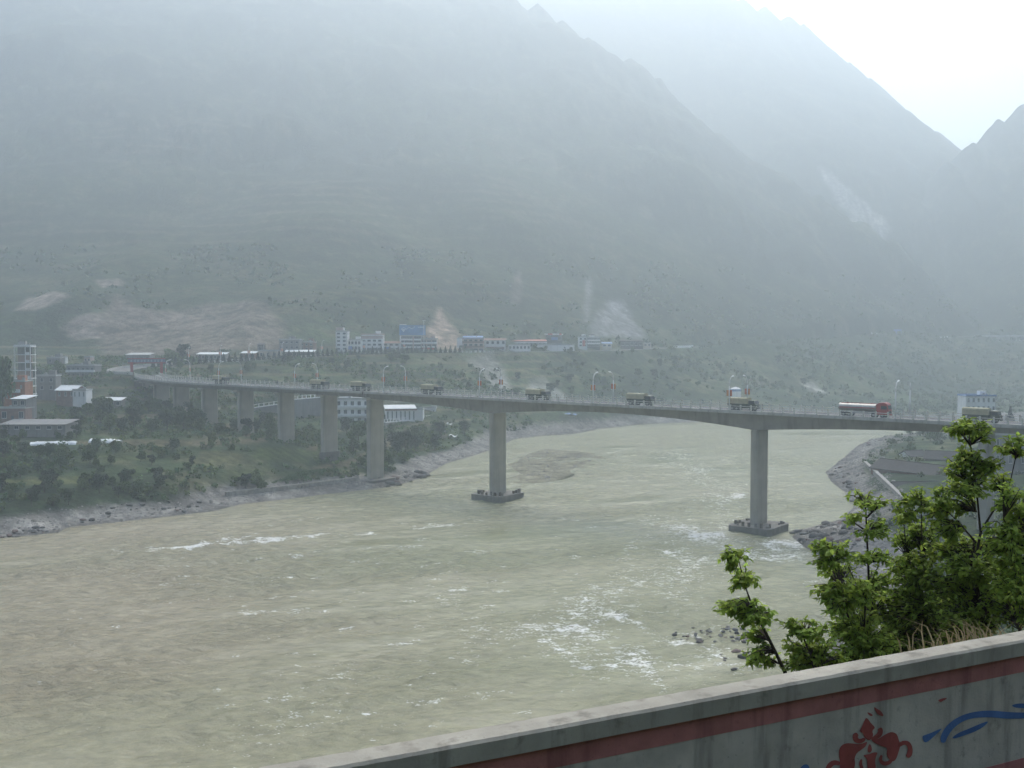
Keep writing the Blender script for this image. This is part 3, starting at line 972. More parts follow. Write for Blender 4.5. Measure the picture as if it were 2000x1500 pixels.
def army_truck():
    """covered cargo truck, 7.6 m, nose towards +x"""
    r = bpy.data.objects.new('army_truck', None); COL.objects.link(r)
    MB().box(-3.7, 3.5, -.45, .45, .72, .98).box(-3.6, 1.55, -1.1, 1.1, .98, 1.14).build('chassis', olive, r)
    MB().box(-3.75, 1.5, -1.2, 1.2, 1.14, 1.75).build('cargo_bed', olive, r)
    prof = [(-1.22, 1.72), (1.22, 1.72), (1.22, 2.85), (1.12, 3.06), (.6, 3.17), (0, 3.2), (-.6, 3.17), (-1.12, 3.06), (-1.22, 2.85)]
    cv = MB().prism(prof, 'x', -3.8, 1.5).build('canvas_cover', canvas, r)
    for xx in (-3.6, -2.6, -1.6, -.6, .4, 1.35):
        MB().prism([(p[0] * 1.012, (p[1] - 2.4) * 1.02 + 2.4) for p in prof[1:]], 'x', xx - .04, xx + .04).build('canvas_rib', canvas, cv)
    cab = MB().prism([(1.72, .85), (3.55, .85), (3.72, 1.0), (3.72, 1.55), (3.5, 1.72), (3.28, 2.48), (3.1, 2.56), (1.8, 2.56), (1.72, 2.45)], 'y', -1.12, 1.12).build('cab', olive, r)
    MB().prism([(1.8, 2.565), (3.1, 2.565), (3.2, 2.60), (1.8, 2.62)], 'y', -1.05, 1.05).build('cab_roof', tarp_top, cab)
    MB().prism([(3.515, 1.78), (3.33, 2.42), (3.345, 2.425), (3.53, 1.78)], 'y', -1.0, 1.0).build('windscreen', glass, cab)
    for sy in (-1, 1):
        MB().box(2.05, 3.1, sy * 1.125 - .01, sy * 1.125 + .01, 1.72, 2.36).build('side_window', glass, cab)
        MB().cyl((3.7, sy * .8, 1.2), (3.76, sy * .8, 1.2), .13, 10).build('headlight', lampglass, cab)
        MB().box(3.3, 3.36, sy * 1.3 - .09, sy * 1.3 + .09, 1.75, 2.2).box(3.31, 3.35, sy * 1.12, sy * 1.24, 2.1, 2.14).build('mirror', black, cab)
        wheel(r, 2.55, sy * .98, .52, .32)
        wheel(r, -1.35, sy * .95, .52, .42); wheel(r, -2.55, sy * .95, .52, .42)
        MB().box(.2, 1.3, sy * .95 - .2, sy * .95 + .2, .6, .98).build('fuel_tank', olive, r)
    MB().box(3.72, 3.86, -1.15, 1.15, .62, .9).build('bumper', olive, r)
    return r


truck0 = army_truck()
TRUCKS = [(1922, 'covered army truck at the bridge right end, leading the red tanker', 1), (1454, 'covered army truck directly behind the red tanker, beside the white silo', 1),
          (1253, 'covered army truck, second behind the red tanker', 1), (1052, 'covered army truck, third behind the red tanker, crossing near the tall middle pier', 1),
          (844, 'covered army truck, fourth behind the red tanker', 1), (705, 'covered army truck above the bridge joint, fifth behind the red tanker', 1),
          (624, 'covered army truck, sixth behind the red tanker', 1), (431, 'covered army truck at the tail of the convoy nearest the red gate', 1)]
for i, (px, lab, k) in enumerate(TRUCKS):
    s = s_at_px(px, -2.2)
    x, y, z, th = bridge(s, -2.2)
    o = truck0 if i == 0 else copy_tree(truck0)
    o.location = (x, y, z + DECK_T + .035); o.rotation_euler = (0, 0, th + math.pi)
    tag(o, lab, 'truck', 'army convoy on the bridge')


def tanker():
    r = bpy.data.objects.new('tanker_truck', None); COL.objects.link(r)
    MB().box(-5.6, 5.2, -.45, .45, .75, 1.05).build('chassis', black, r)
    n = 20
    prof = [(1.2 * math.cos(2 * math.pi * k / n), 2.15 + .85 * math.sin(2 * math.pi * k / n)) for k in range(n)]
    tk = MB().prism(prof, 'x', -5.6, 2.75).build('tank', tank_m, r, False)
    for xx in (-5.6, -3.5, -1.4, .7, 2.7):
        MB().prism([(p[0] * 1.025, 2.15 + (p[1] - 2.15) * 1.03) for p in prof], 'x', xx - .06, xx + .06).build('tank_band', tank_m, tk)
    for xx in (-3.9, -1.0, 1.6):
        MB().cyl((xx, 0, 2.95), (xx, 0, 3.15), .3, 12).build('manhole', red_paint, tk)
    for sy in (-1, 1):
        MB().box(-5.4, 2.6, sy * 1.215 - .015, sy * 1.215 + .015, 1.98, 2.2).build('stripe', red_paint, tk)
        MB().box(-2.6, 2.6, sy * 1.05 - .1, sy * 1.05 + .1, .85, 1.3).build('side_locker', steel, r)
        for xx in (4.35, 2.35, -3.2, -4.45):
            wheel(r, xx, sy * .98, .52, .4 if xx < 3 else .32)
    MB().tube([(-5.5, 0, 3.06), (2.7, 0, 3.06)], .05, 6).box(-5.3, 2.5, -.25, .25, 2.98, 3.03).build('walkway', red_paint, tk)
    cab = MB().prism([(3.0, .7), (5.55, .7), (5.68, .95), (5.68, 1.85), (5.45, 2.9), (5.15, 3.25), (4.6, 3.4), (3.5, 3.3), (3.0, 2.95)], 'y', -1.2, 1.2).build('cab', red_paint, r)
    MB().prism([(5.695, 1.92), (5.5, 2.78), (5.515, 2.78), (5.71, 1.92)], 'y', -1.1, 1.1).build('windscreen', glass, cab)
    MB().box(5.68, 5.72, -.95, .95, .95, 1.5).build('grille', black, cab)
    MB().box(5.6, 5.8, -1.2, 1.2, .5, .78).build('bumper', red_paint, r)
    for sy in (-1, 1):
        MB().box(4.05, 5.2, sy * 1.205 - .01, sy * 1.205 + .01, 1.9, 2.65).build('side_window', glass, cab)
        MB().box(5.68, 5.76, sy * .85 - .2, sy * .85 + .2, .8, .95).build('headlight', lampglass, cab)
        MB().box(5.3, 5.4, sy * 1.42 - .1, sy * 1.42 + .1, 1.9, 2.6).box(5.32, 5.37, sy * 1.2, sy * 1.36, 2.5, 2.55).build('mirror', black, cab)
    return r


tk = tanker()
x, y, z, th = bridge(s_at_px(1690, -2.2), -2.2)
tk.location = (x, y, z + DECK_T + .035); tk.rotation_euler = (0, 0, th + math.pi)
tag(tk, 'tanker truck with silver tank and red cab crossing the bridge', 'truck')

# ------------------------------------------------------------------ people on the bridge
cloth_d = mat('dark_clothes', (0.03, 0.03, 0.035), 0.9, 0.2, 6)
skin_m = mat('skin', (0.38, 0.24, 0.17), 0.6, 0.05, 8)
hair_m = mat('black_hair', (0.012, 0.011, 0.01), 0.6, 0.1, 20)
shirt_m = mat('grey_shirt', (0.10, 0.10, 0.11), 0.9, 0.15, 8)


def person(loc, rz, label, walk=0.22):
    J = {'pel': (0, 0, .93), 'wst': (0, 0, 1.10), 'chs': (.0, 0, 1.32), 'nck': (0, 0, 1.47), 'hd': (.02, 0, 1.56), 'top': (.02, 0, 1.70)}
    V = list(J.values()); R = [.13, .125, .145, .055, .085, .075]
    E = [(0, 1), (1, 2), (2, 3), (3, 4), (4, 5)]

    def chain(root, pts, rads):
        p = root
        for q, r in zip(pts, rads):
            V.append(q); R.append(r); E.append((p, len(V) - 1)); p = len(V) - 1
    for sy, f in ((1, 1), (-1, -1)):
        w = walk * f
        chain(0, [(0, .10 * sy, .88), (w * .55, .10 * sy, .48), (w - .08, .10 * sy, .09), (w + .10, .10 * sy, .04)], [.095, .062, .042, .04])
        chain(2, [(0, .19 * sy, 1.40), (-w * .3, .24 * sy, 1.12), (-w * .2 + .08, .25 * sy, .88), (-w * .2 + .12, .25 * sy, .80)], [.06, .042, .034, .03])
    me = bpy.data.meshes.new('person'); me.from_pydata(V, E, []); me.update()
    o = bpy.data.objects.new('person', me); COL.objects.link(o)
    sk = o.modifiers.new('skin', 'SKIN'); sk.use_smooth_shade = True
    for i, r in enumerate(R): me.skin_vertices[0].data[i].radius = (r, r)
    me.skin_vertices[0].data[0].use_root = True
    sub = o.modifiers.new('sub', 'SUBSURF'); sub.levels = 1; sub.render_levels = 1
    dg = bpy.context.evaluated_depsgraph_get(); ev = o.evaluated_get(dg)
    nm = bpy.data.meshes.new_from_object(ev); nm.name = 'person'
    o.modifiers.clear(); o.data = nm
    nm.materials.clear()
    for m in (cloth_d, shirt_m, skin_m, hair_m): nm.materials.append(m)
    for p in nm.polygons:
        c = p.center
        k = 0 if c.z < 1.0 else 1
        if c.z > 1.5: k = 3 if (c.z > 1.64 or c.x < 0.0) else 2
        if abs(c.y) > .2 and c.z < .92: k = 2
        p.material_index = k
    o.location = loc; o.rotation_euler = (0, 0, rz)
    hm = MB().tube([(.01, 0, 1.60), (.0, 0, 1.68), (.0, 0, 1.735), (.0, 0, 1.755)], [.095, .097, .07, .02], 10).build('hair', hair_m, o, True)
    return tag(o, label, 'person')


x, y, z, th = bridge(s_at_px(1491, -4.6), -4.6)
person((x, y, z + DECK_T + .21), th + math.pi, 'person in dark clothes walking along the railing ahead of the truck by the silo')
x, y, z, th = bridge(s_at_px(541, 4.7), 4.7)
person((x, y, z + DECK_T + .21), th, 'person in dark clothes standing at the far railing between two lamps', 0.06)

# ------------------------------------------------------------------ red gate at the far end of the bridge
gate_red = mat('gate_red', (0.33, 0.06, 0.055), 0.6, 0.15, 1.5)
gate_blue = mat('gate_panel', (0.13, 0.16, 0.24), 0.6, 0.1, 2)
gate_pale = mat('gate_lettering', (0.45, 0.5, 0.56), 0.6, 0.1, 2)
x, y, z, th = bridge(S_END - 6)
gt = empty('gate', (x, y, z + DECK_T), th, 'dark red gantry gate with blue name board spanning the far end of the bridge', 'gate')
for sy in (-1, 1):
    g = MB().box(-.7, .7, sy * 6.3 - .6, sy * 6.3 + .6, -.6, 6.2).box(-.9, .9, sy * 6.3 - .8, sy * 6.3 + .8, -.6, .4).build('post', gate_red, gt)
bm_ = MB().box(-.5, .5, -8.0, 8.0, 5.6, 6.0).box(-.5, .5, -8.0, 8.0, 7.5, 7.9).build('beam', gate_red, gt)
pn = MB().box(-.4, .4, -7.9, 7.9, 5.98, 7.52).build('name_board', gate_blue, gt)
for k in range(10):
    yy = -6.4 + k * 1.42
    w = MB().box(-.44, -.405, yy - .36, yy + .36, 6.28, 6.38).box(-.44, -.405, yy - .36, yy + .36, 6.98, 7.08).box(-.44, -.405, yy - .06, yy + .06, 6.2, 7.2)
    w.box(-.44, -.405, yy + .22, yy + .32, 6.2, 7.0) if k % 2 else w.box(-.44, -.405, yy - .34, yy - .24, 6.4, 7.2)
    w.build('lettering', gate_pale, pn)

# ------------------------------------------------------------------ the valley road, its parapet blocks and lamps
def strip(name, pts, lo, hi, z0, z1, m, parent=None):
    P = np.array(pts); T = np.gradient(P[:, :2], axis=0); T /= np.linalg.norm(T, axis=1)[:, None]
    Nn = np.stack([T[:, 1], -T[:, 0]], -1)      # right hand of the direction of travel: towards the river
    b = MB()
    for p, n in zip(P, Nn):
        for off, dz in ((lo, z0), (hi, z0), (hi, z1), (lo, z1)):
            b.v.append((p[0] + n[0] * off, p[1] + n[1] * off, p[2] + dz))
    for i in range(len(P) - 1):
        for j in range(4):
            b.f.append((i * 4 + j, i * 4 + (j + 1) % 4, (i + 1) * 4 + (j + 1) % 4, (i + 1) * 4 + j))
    b.f += [(3, 2, 1, 0), tuple(len(b.v) - 4 + k for k in range(4))]
    return b.build(name, m, parent)


ex, ey, ez, eth = bridge(S_END - .5)
ROADX = road_smooth([(ex, ey, ez + DECK_T)] + ROAD, 2.5)
pale_road = mat('dusty_asphalt', (0.17, 0.165, 0.155), 0.9, 0.15, 0.3, 0.2, 4)
tag(strip('road', ROADX, -4.5, 4.5, -.6, .03, pale_road), kind='structure')
W_par = mat('pale_parapet', (0.50, 0.49, 0.46), .85, .12, .6, streak=.3)
pw = strip('parapet_wall', ROADX[2:26], -5.2, -4.7, -.6, 1.1, W_par)
tag(pw, 'pale concrete parapet on the outside of the road bend behind the gate', 'wall')
arc = np.concatenate([[0], np.cumsum(np.linalg.norm(np.diff(ROADX, axis=0), axis=1))])


def road_at(a, off=0.0):
    p = [np.interp(a, arc, ROADX[:, k]) for k in range(3)]
    q = [np.interp(a + 1, arc, ROADX[:, k]) for k in range(3)]
    t = np.array([q[0] - p[0], q[1] - p[1]]); t /= np.linalg.norm(t) + 1e-9
    return p[0] + t[1] * off, p[1] - t[0] * off, p[2], math.atan2(t[1], t[0])


def arc_at_px(px):
    P = ROADX; X = 1000 + 2000 * P[:, 0] / (P[:, 1] * CP)
    i = np.where(P[:, 1] > 500)[0]
    return float(np.interp(px, X[i], arc[i]))


block_me = MB().box(-.75, .75, -.16, .16, -.3, .78).box(-.85, .85, -.2, .2, .78, .92).mesh('parapet_block', white_paint)
a0, a1 = arc_at_px(300), arc_at_px(960)
for a in np.arange(a0, a1, 3.1):
    x, y, z, th = road_at(a, 5.0)
    o = link_mesh('parapet_block', block_me, None, (x, y, z), th)
    tag(o, 'white concrete parapet block in the long row edging the village road', 'parapet block', 'parapet blocks of the village road')
for i, px in enumerate((372, 436, 494, 560, 638, 720, 795)):
    x, y, z, th = road_at(arc_at_px(px), -5.2)
    put_lamp(lamp_a, (x, y, z - .1), th + math.pi, 'street lamp with banners beside the village road, %s from the gate' % ORD[i], 'lamps along the village road')

# ------------------------------------------------------------------ buildings
W_white = mat('white_render', (0.80, 0.80, 0.78), 0.85, 0.07, 0.4, streak=0.25)
W_cream = mat('cream_render', (0.55, 0.50, 0.40), 0.85, 0.08, 0.4, streak=0.25)
W_grey = mat('grey_render', (0.25, 0.245, 0.235), 0.9, 0.14, 0.5, streak=0.4)
W_pink = mat('pink_tile', (0.50, 0.40, 0.36), 0.8, 0.1, 0.5, streak=0.25)
W_brick = mat('orange_brick', (0.40, 0.19, 0.12), 0.9, 0.2, 0.8)
W_dkbrick = mat('dull_brick', (0.27, 0.18, 0.15), 0.9, 0.2, 0.8)
W_dark = mat('dark_cladding', (0.09, 0.095, 0.10), 0.8, 0.15, 0.6)
W_stone = mat('stone_masonry', (0.33, 0.31, 0.28), 0.95, 0.28, 0.9, 0.5, 2.2, streak=0.35)
R_slab = mat('roof_slab', (0.42, 0.42, 0.40), 0.9, 0.1, 0.5)
R_tile = mat('dark_roof_tile', (0.06, 0.055, 0.052), 0.9, 0.25, 1.2, 0.5, 8)
R_red = mat('red_roof_sheet', (0.42, 0.13, 0.09), 0.7, 0.15, 0.6)
R_blue = mat('blue_roof_sheet', (0.12, 0.22, 0.42), 0.6, 0.12, 0.6)
R_brown = mat('brown_roof', (0.24, 0.13, 0.10), 0.85, 0.18, 0.8)
R_sheet = mat('pale_metal_sheet', (0.66, 0.68, 0.67), 0.45, 0.1, 0.8)
pane_m = mat('window_pane', (0.05, 0.06, 0.065), 0.2, 0.1, 1.0, spec=0.5)
frame_m = mat('window_frame', (0.55, 0.56, 0.55), 0.6, 0.06, 1)
door_m = mat('shop_shutter', (0.13, 0.14, 0.16), 0.7, 0.15, 1)
sign_blue = mat('blue_sign', (0.10, 0.17, 0.42), 0.6, 0.12, 1)
sign_red = mat('red_sign', (0.45, 0.09, 0.06), 0.6, 0.12, 1)
WCACHE = {}


def window(parent, x, y, z, w, h, ry=0.0, bars=1):
    """window with frame and pane on a wall face at y, looking towards -y (ry turns it)"""
    key = (round(w, 2), round(h, 2), bars)
    if key not in WCACHE:
        t = .09
        f = MB().box(-w / 2, w / 2, -.07, .02, 0, t).box(-w / 2, w / 2, -.07, .02, h - t, h).box(-w / 2, -w / 2 + t, -.068, .018, t, h - t).box(w / 2 - t, w / 2, -.068, .018, t, h - t)
        for k in range(bars):
            xx = -w / 2 + w * (k + 1) / (bars + 1)
            f.box(xx - .03, xx + .03, -.06, .015, t, h - t)
        f.box(-w / 2 - .1, w / 2 + .1, -.14, .02, -.1, -.002)
        WCACHE[key] = (f.mesh('window', frame_m), MB().box(-w / 2 + .02, w / 2 - .02, -.03, .01, .02, h - .02).mesh('pane', pane_m))
    f, p = WCACHE[key]
    o = link_mesh('window', f, parent, (x, y, z), ry)
    link_mesh('pane', p, o)
    return o


def Yroad(px): return float(np.interp(px, [p[0] for p in ROAD_PX[3:]], [p[2] for p in ROAD_PX[3:]]))


def house(name, label, px0, px1, ytop, ybase, Y, depth, floors, cols, wall, roof='flat', roofm=None, rz=0.0, ww=.55, wh=.5, cat='building', group=None,
          bands=None, ground='windows', sides=0, drop=4.0, rise=1.6, chimney=False):
    xm, ym, zb = at((px0 + px1) / 2, ybase, Y)
    top = at(px0, ytop, Y)[2]
    W = (px1 - px0) / 2000.0 * Y / max(.5, math.cos(rz))
    H = max(2.2, top - zb)
    r = empty(name, (xm, ym, zb), rz, label, cat, group)
    hw = W / 2
    body = H if roof != 'gable' else H - rise
    MB().box(-hw, hw, 0, depth, -drop, body).build('wall', wall, r)
    rm = roofm or R_slab
    if roof == 'flat':
        MB().box(-hw - .25, hw + .25, -.3, depth + .25, body + .002, body + .28).box(-hw - .1, hw + .1, -.12, .08, body + .28, body + .75).box(-hw - .1, hw + .1, depth - .1, depth + .1, body + .28, body + .75).build('roof', rm, r)
    elif roof == 'slope':
        MB().prism([(-.7, body - .1), (depth + .5, body + .9), (depth + .5, body + 1.02), (-.7, body + .05)], 'x', -hw - .4, hw + .4).build('roof', rm, r)
    else:
        MB().prism([(-.6, body - .25), (depth / 2, body + rise), (depth + .6, body - .25), (depth + .6, body - .1), (depth / 2, body + rise + .18), (-.6, body - .1)], 'x', -hw - .5, hw + .5).build('roof', rm, r)
        MB().prism([(0, body - .01), (depth / 2, body + rise - .12), (depth, body - .01)], 'x', -hw + .02, hw - .02).build('gable', wall, r)
        MB().box(-hw - .5, hw + .5, depth / 2 - .14, depth / 2 + .14, body + rise + .12, body + rise + .3).build('ridge', rm, r)
    rh = random.Random(label)
    if roof == 'flat' and floors >= 2 and W > 4:
        xx = rh.uniform(-hw * .5, hw * .5)
        MB().box(xx - 1.3, xx + 1.3, depth * .45, depth * .8, body + .3, body + 2.3).build('stair_room', wall, r)
        xx = rh.uniform(-hw * .7, hw * .7)
        MB().cyl((xx, depth * .3, body + .3), (xx, depth * .3, body + 1.5), .55, 10).build('water_tank', steel, r)
    if floors >= 2:
        xx = rh.choice((-1, 1)) * (hw - .25)
        MB().cyl((xx, -.1, 0), (xx, -.1, body), .09, 6).build('drainpipe', W_grey, r)
    fh = body / floors
    cw = W / max(1, cols)
    for f in range(floors):
        for c in range(cols):
            x = -hw + cw * (c + .5)
            if f == 0 and ground == 'shops':
                d = MB().box(x - cw * .4, x + cw * .4, -.06, .02, .05, fh * .72).build('shutter', door_m, r)
                continue
            if f == 0 and ground == 'none': continue
            if f == 0 and ground == 'door' and c == cols // 2:
                MB().box(x - .5, x + .5, -.06, .02, .02, min(2.1, fh * .8)).build('door', door_m, r)
                continue
            window(r, x, 0, fh * f + fh * (.5 - wh / 2) + .1, cw * ww, fh * wh, 0, 1 if cw * ww < 2.2 else 2)
    for k in range(sides):
        for f in range(floors):
            yy = depth * (k + .5) / sides
            window(r, hw, yy, fh * f + fh * .3, 1.1, fh * .42, math.pi / 2)
            window(r, -hw, yy, fh * f + fh * .3, 1.1, fh * .42, -math.pi / 2)
    if bands:
        for f in range(1, floors + (0 if roof != 'flat' else 0)):
            MB().box(-hw - .05, hw + .05, -.85, -.002, fh * f - .12, fh * f + .95).build('balcony', bands, r)
    return r


def sign_on(parent, x0, x1, z0, z1, m, y=-.2, name='sign_board'):
    return MB().box(x0, x1, y, y + .14, z0, z1).build(name, m, parent)


V = 15.0
b = house('white_tower_house', 'narrow white five-storey building at the left end of the village row', 656, 678, 648, 685, Yroad(666) + V, 9, 5, 2, W_white, sides=2)
MB().box(-3.4, .5, 2, 7, b.get('h', 11.6), 13.2).build('stair_head', W_pink, b)
b = house('white_shop_house', 'low white two-storey building joined to the narrow five-storey one', 678.5, 705, 665, 685, Yroad(690) + V, 9, 2, 4, W_white, ww=.7, wh=.62)
sign_on(b, -4.2, -1.2, .6, 2.6, sign_blue)
b = house('pink_topped_house', 'four-storey white building with pinkish top floor behind a round tree', 705.5, 747, 654, 685, Yroad(725) + V, 10, 4, 4, W_white, roofm=W_pink, ww=.62, ground='shops', sides=2)
MB().box(-6.3, 6.3, -.12, -.004, 6.9, 8.7).build('pink_facade', W_pink, b)
b = house('brown_roof_house', 'two-storey white building with brown roof beside the billboard block', 747.5, 781, 670, 685, Yroad(765) + V, 9, 2, 3, W_white, 'slope', R_brown, ww=.6)
sign_on(b, -4.6, -.6, .3, 2.2, sign_blue)
b = house('billboard_block', 'white four-storey block with strip windows under the blue billboard', 782, 822, 657, 687, Yroad(802) + V, 10, 4, 3, W_dark, bands=W_white, ground='shops', ww=.8, wh=.5, sides=2)
MB().box(-6.3, -5.6, -.9, 10, -2, 9.5).build('end_wall', W_white, b)
MB().box(1.3, 2.0, -.95, -.86, 0, 9).build('stair_strip', W_pink, b)
# billboard on the roof
zb = 9.3
bb = empty('billboard', (b.location.x + 1.0, b.location.y + 1.0, b.location.z + zb), 0, 'large blue billboard with pale lettering on the white block roof', 'billboard')
for k in range(7):
    MB().box(-7.4 + k * 2.45, -7.28 + k * 2.45, .2, .35, -.3, 6.2).build('strut', steel, bb)
bill_m = mat('billboard_print', (0.14, 0.30, 0.50), 0.6, 0.22, 0.25)
pn = MB().box(-7.8, 7.8, 0, .15, .5, 6.5).build('panel', bill_m, bb)
bill_w = mat('billboard_pale', (0.52, 0.64, 0.72), 0.6, 0.15, 1)
for i in range(12):     # pale handwriting sweep and a lower pale wedge
    x0 = -6.4 + i * .66
    zc = 4.4 + .5 * math.sin(i * 1.25) + .04 * i
    MB().box(x0, x0 + .62, -.03, -.005, zc - .22, zc + .26).build('lettering', bill_w, pn)
MB().prism([(-6.8, 4.2), (-4.2, 4.0), (-5.2, 2.2)], 'y', -.032, -.006).build('printed_wedge', bill_w, pn)
for i in range(4): MB().box(3.4 + i * .95, 4.1 + i * .95, -.03, -.005, 4.9, 5.5).build('lettering', bill_w, pn)
MB().box(-7.6, -3.5, -.02, .18, 6.51, 7.0).build('top_board', W_white, bb)
b = house('beige_house', 'beige three-storey building with white bands beside the billboard block', 823, 853, 663, 687, Yroad(838) + V, 9, 3, 3, W_pink, bands=W_white, ww=.75)
sign_on(b, -4.2, 4.2, 1.2, 2.4, sign_red, -1.0)
x, y, zb = at(828, 688, Yroad(828) + 7)
ms = empty('mast', (x, y, zb - 1), 0, 'tall thin white mast in front of the beige building', 'mast')
MB().tube([(0, 0, 0), (0, 0, 19.5)], [.22, .1], 8).build('pole', steel_white, ms)
MB().box(-.8, .8, -.12, .12, 19.4, 19.75).box(-.5, .5, -.12, .12, 18.3, 18.5).build('antenna', steel_white, ms)

b = house('blue_roof_house', 'brown-fronted building with white end wall and blue roof strip', 894, 945, 661, 687, Yroad(920) + V, 10, 3, 5, W_pink, ww=.6, ground='shops', bands=W_dkbrick)
MB().box(-8.4, -5.2, -1.0, 10, -2, 8.1).build('end_wall', W_white, b)
MB().prism([(-1, 8.1), (5, 9.6), (11, 8.1), (11, 8.3), (5, 9.8), (-1, 8.3)], 'x', -5, 7.4).build('blue_roof', R_blue, b)
b = house('market_house', 'low white house with tan shopfront right of the blue roof strip', 947, 988, 664, 686, Yroad(968) + V, 8, 2, 4, W_white, 'slope', R_brown, ww=.5)
sign_on(b, -5.5, 5.5, 1.4, 2.7, W_dkbrick, -1.2, 'awning')
b = house('red_roof_hall', 'long low hall with red roof and white eaves', 990, 1067, 666, 681, Yroad(1030) + V + 10, 14, 1, 9, W_grey, 'slope', R_red, ww=.6)
sign_on(b, -13.2, 13.2, 3.5, 4.3, W_white, -.72, 'eaves_board')
b = house('white_stall_row', 'row of small white stalls in front of the red roofed hall', 993, 1036, 674, 684, Yroad(1015) + 8, 4, 1, 6, W_white, ww=.6)
b = house('white_wall_building', 'long plain white walled yard building right of the stalls', 1046, 1122, 674, 684, Yroad(1084) + 9, 6, 1, 2, W_white, ww=.08, wh=.3)
b = house('dark_sign_building', 'dark two-storey building with red and white roof signs', 1066, 1098, 655, 680, Yroad(1082) + V + 12, 9, 2, 3, W_dark, ww=.7)
sign_on(b, -6.2, 6, 8.9, 9.6, W_white); sign_on(b, -4, -1, 8.75, 9.75, sign_red, -.25); sign_on(b, 3.6, 5, 8.75, 9.75, sign_red, -.25); sign_on(b, -1.8, 2.6, 5.2, 7.2, R_blue)
b = house('white_gatehouse', 'white three-storey gatehouse with red doorway near the rock scar', 1130, 1147, 659, 678, Yroad(1138) + V, 7, 3, 2, W_white, ww=.55)
sign_on(b, -.3, 1.6, .6, 4.6, sign_red)
b = house('striped_white_house', 'white banded two-storey house beside the gatehouse at the rock scar', 1147.5, 1172, 660, 678, Yroad(1160) + V, 8, 3, 3, W_dark, bands=W_white, ww=.8)
MB().box(-3, .6, 1, 6, 6.6, 8.0).build('stair_head', W_white, b)
b = house('yellow_stall', 'tiny yellow stall with blue canopy by the road under the rock scar', 1176, 1195, 671, 679, Yroad(1185) + 8, 4, 1, 2, W_cream, 'slope', R_blue)
b = house('dark_open_shed', 'dark open-sided roadside shed below the grey rock scar', 1212, 1256, 666, 677, Yroad(1234) + 9, 7, 1, 5, W_dark, 'slope', R_tile, ww=.7, wh=.6)
b = house('cream_wall_hut', 'small cream hut at the road right of the dark shed', 1257, 1272, 671, 677, Yroad(1264) + 8, 4, 1, 2, W_cream)
for i, (p0, p1, lab) in enumerate(((1300, 1345, 'pale concrete guard wall along the hillside road beyond the village'), (1455, 1520, 'pale guard wall on the hillside road halfway to the arch bridge'),
                                   (1800, 1845, 'white guard wall on the hillside road just before the arch bridge'))):
    A = arc_at_px(p0), arc_at_px(p1)
    seg = ROADX[(arc > A[0]) & (arc < A[1])]
    tag(strip('guard_wall', seg, 4.6, 5.0, -.3, 1.5, W_white if i != 1 else R_slab), lab, 'wall')
x, y, zb = road_at(arc_at_px(1762), -6)[:3]
sg = empty('road_sign', (x, y, zb), 0, 'blue road sign on posts above the hillside road', 'sign')
MB().box(-3, -2.8, 0, .2, 0, 6).box(2.8, 3, 0, .2, 0, 6).build('post', steel, sg); MB().box(-4, 4, -.1, -.01, 5, 11).build('panel', sign_blue, sg)
b = house('roadside_hut', 'tiny white hut beside the hillside road', 1704, 1713, 650, 660, Yroad(1708) + 6, 3, 1, 1, W_white)

# left of the row
b = house('cream_house', 'small cream house with three dark windows at the village road', 504, 543, 686, 700, Yroad(523) + 11, 8, 1, 3, W_cream, ww=.35, wh=.5)
b = house('unfinished_grey_house', 'grey unfinished three-storey house with dark window openings', 545, 585, 664, 694, Yroad(565) + 22, 10, 3, 4, W_grey, ww=.5)
b = house('brick_annex', 'dull red brick two-storey annex right of the grey unfinished house', 585.5, 612, 669, 694, Yroad(600) + 22, 9, 3, 3, W_dkbrick, ww=.5)
b = house('dark_shed', 'small dark shed behind the cream house', 503, 514, 673, 692, Yroad(508) + 24, 5, 1, 1, W_dark, 'slope', R_tile)
b = house('market_shed', 'long low shed with pale roof edge in front of the brick annex', 556, 613, 687, 697, Yroad(585) + 9, 5, 1, 7, W_dark, 'slope', R_sheet, ww=.7, wh=.6)
b = house('roadside_shed', 'low shed with pale roof edge left of the cream house', 470, 498, 690, 701, Yroad(484) + 11, 6, 1, 4, W_dkbrick, 'slope', R_sheet, ww=.6)
b = house('long_market_shed', 'long low market shed with pale roof right of the leafy clump', 385, 440, 692, 704, Yroad(412) + 13, 6, 1, 7, W_grey, 'slope', R_sheet, ww=.6)
b = house('grey_market_house', 'flat grey market house behind the red gate', 246, 292, 693, 712, 535, 8, 1, 5, W_grey, 'slope', R_slab)

# houses of the hamlet at the left edge
b = house('open_frame_building', 'white open concrete frame building with four storeys at the left edge', 30, 60, 677, 770, 405, 6, 6, 2, W_grey, roofm=W_white, ww=.01, wh=.01, ground='none', rz=.12)
for c in [k for k in list(b.children) if k.name.startswith(('window', 'wall'))]:
    for g in list(c.children): bpy.data.objects.remove(g)
    bpy.data.objects.remove(c)
W_, H_ = 3.1, 18.8
for f in range(7):
    MB().box(-W_ - .2, W_ + .2, -.2, 6.2, f * H_ / 6.0 - .18, f * H_ / 6.0 + .05).build('floor_slab', W_white, b)
for xx in (-W_, .9, W_ - .3):
    for yy in (0, 5.7):
        MB().box(xx, xx + .3, yy, yy + .3, -6, H_ - .2).build('column', W_white, b)
for f in range(6):
    MB().box(-W_ + .3, W_ - .3, 3.0, 3.15, f * H_ / 6 + .06, (f + 1) * H_ / 6 - .2).build('inner_wall', W_grey if f % 2 else W_pink, b)
    MB().box(1.25, W_ - .35, .05, .15, f * H_ / 6 + .06, f * H_ / 6 + 1.0).build('parapet_panel', W_white, b)
b = house('orange_brick_house', 'bare orange brick house with white ground floor slab at the left edge', 8, 48, 746, 785, 372, 8, 2, 3, W_brick, ww=.2, wh=.3, rz=.1)
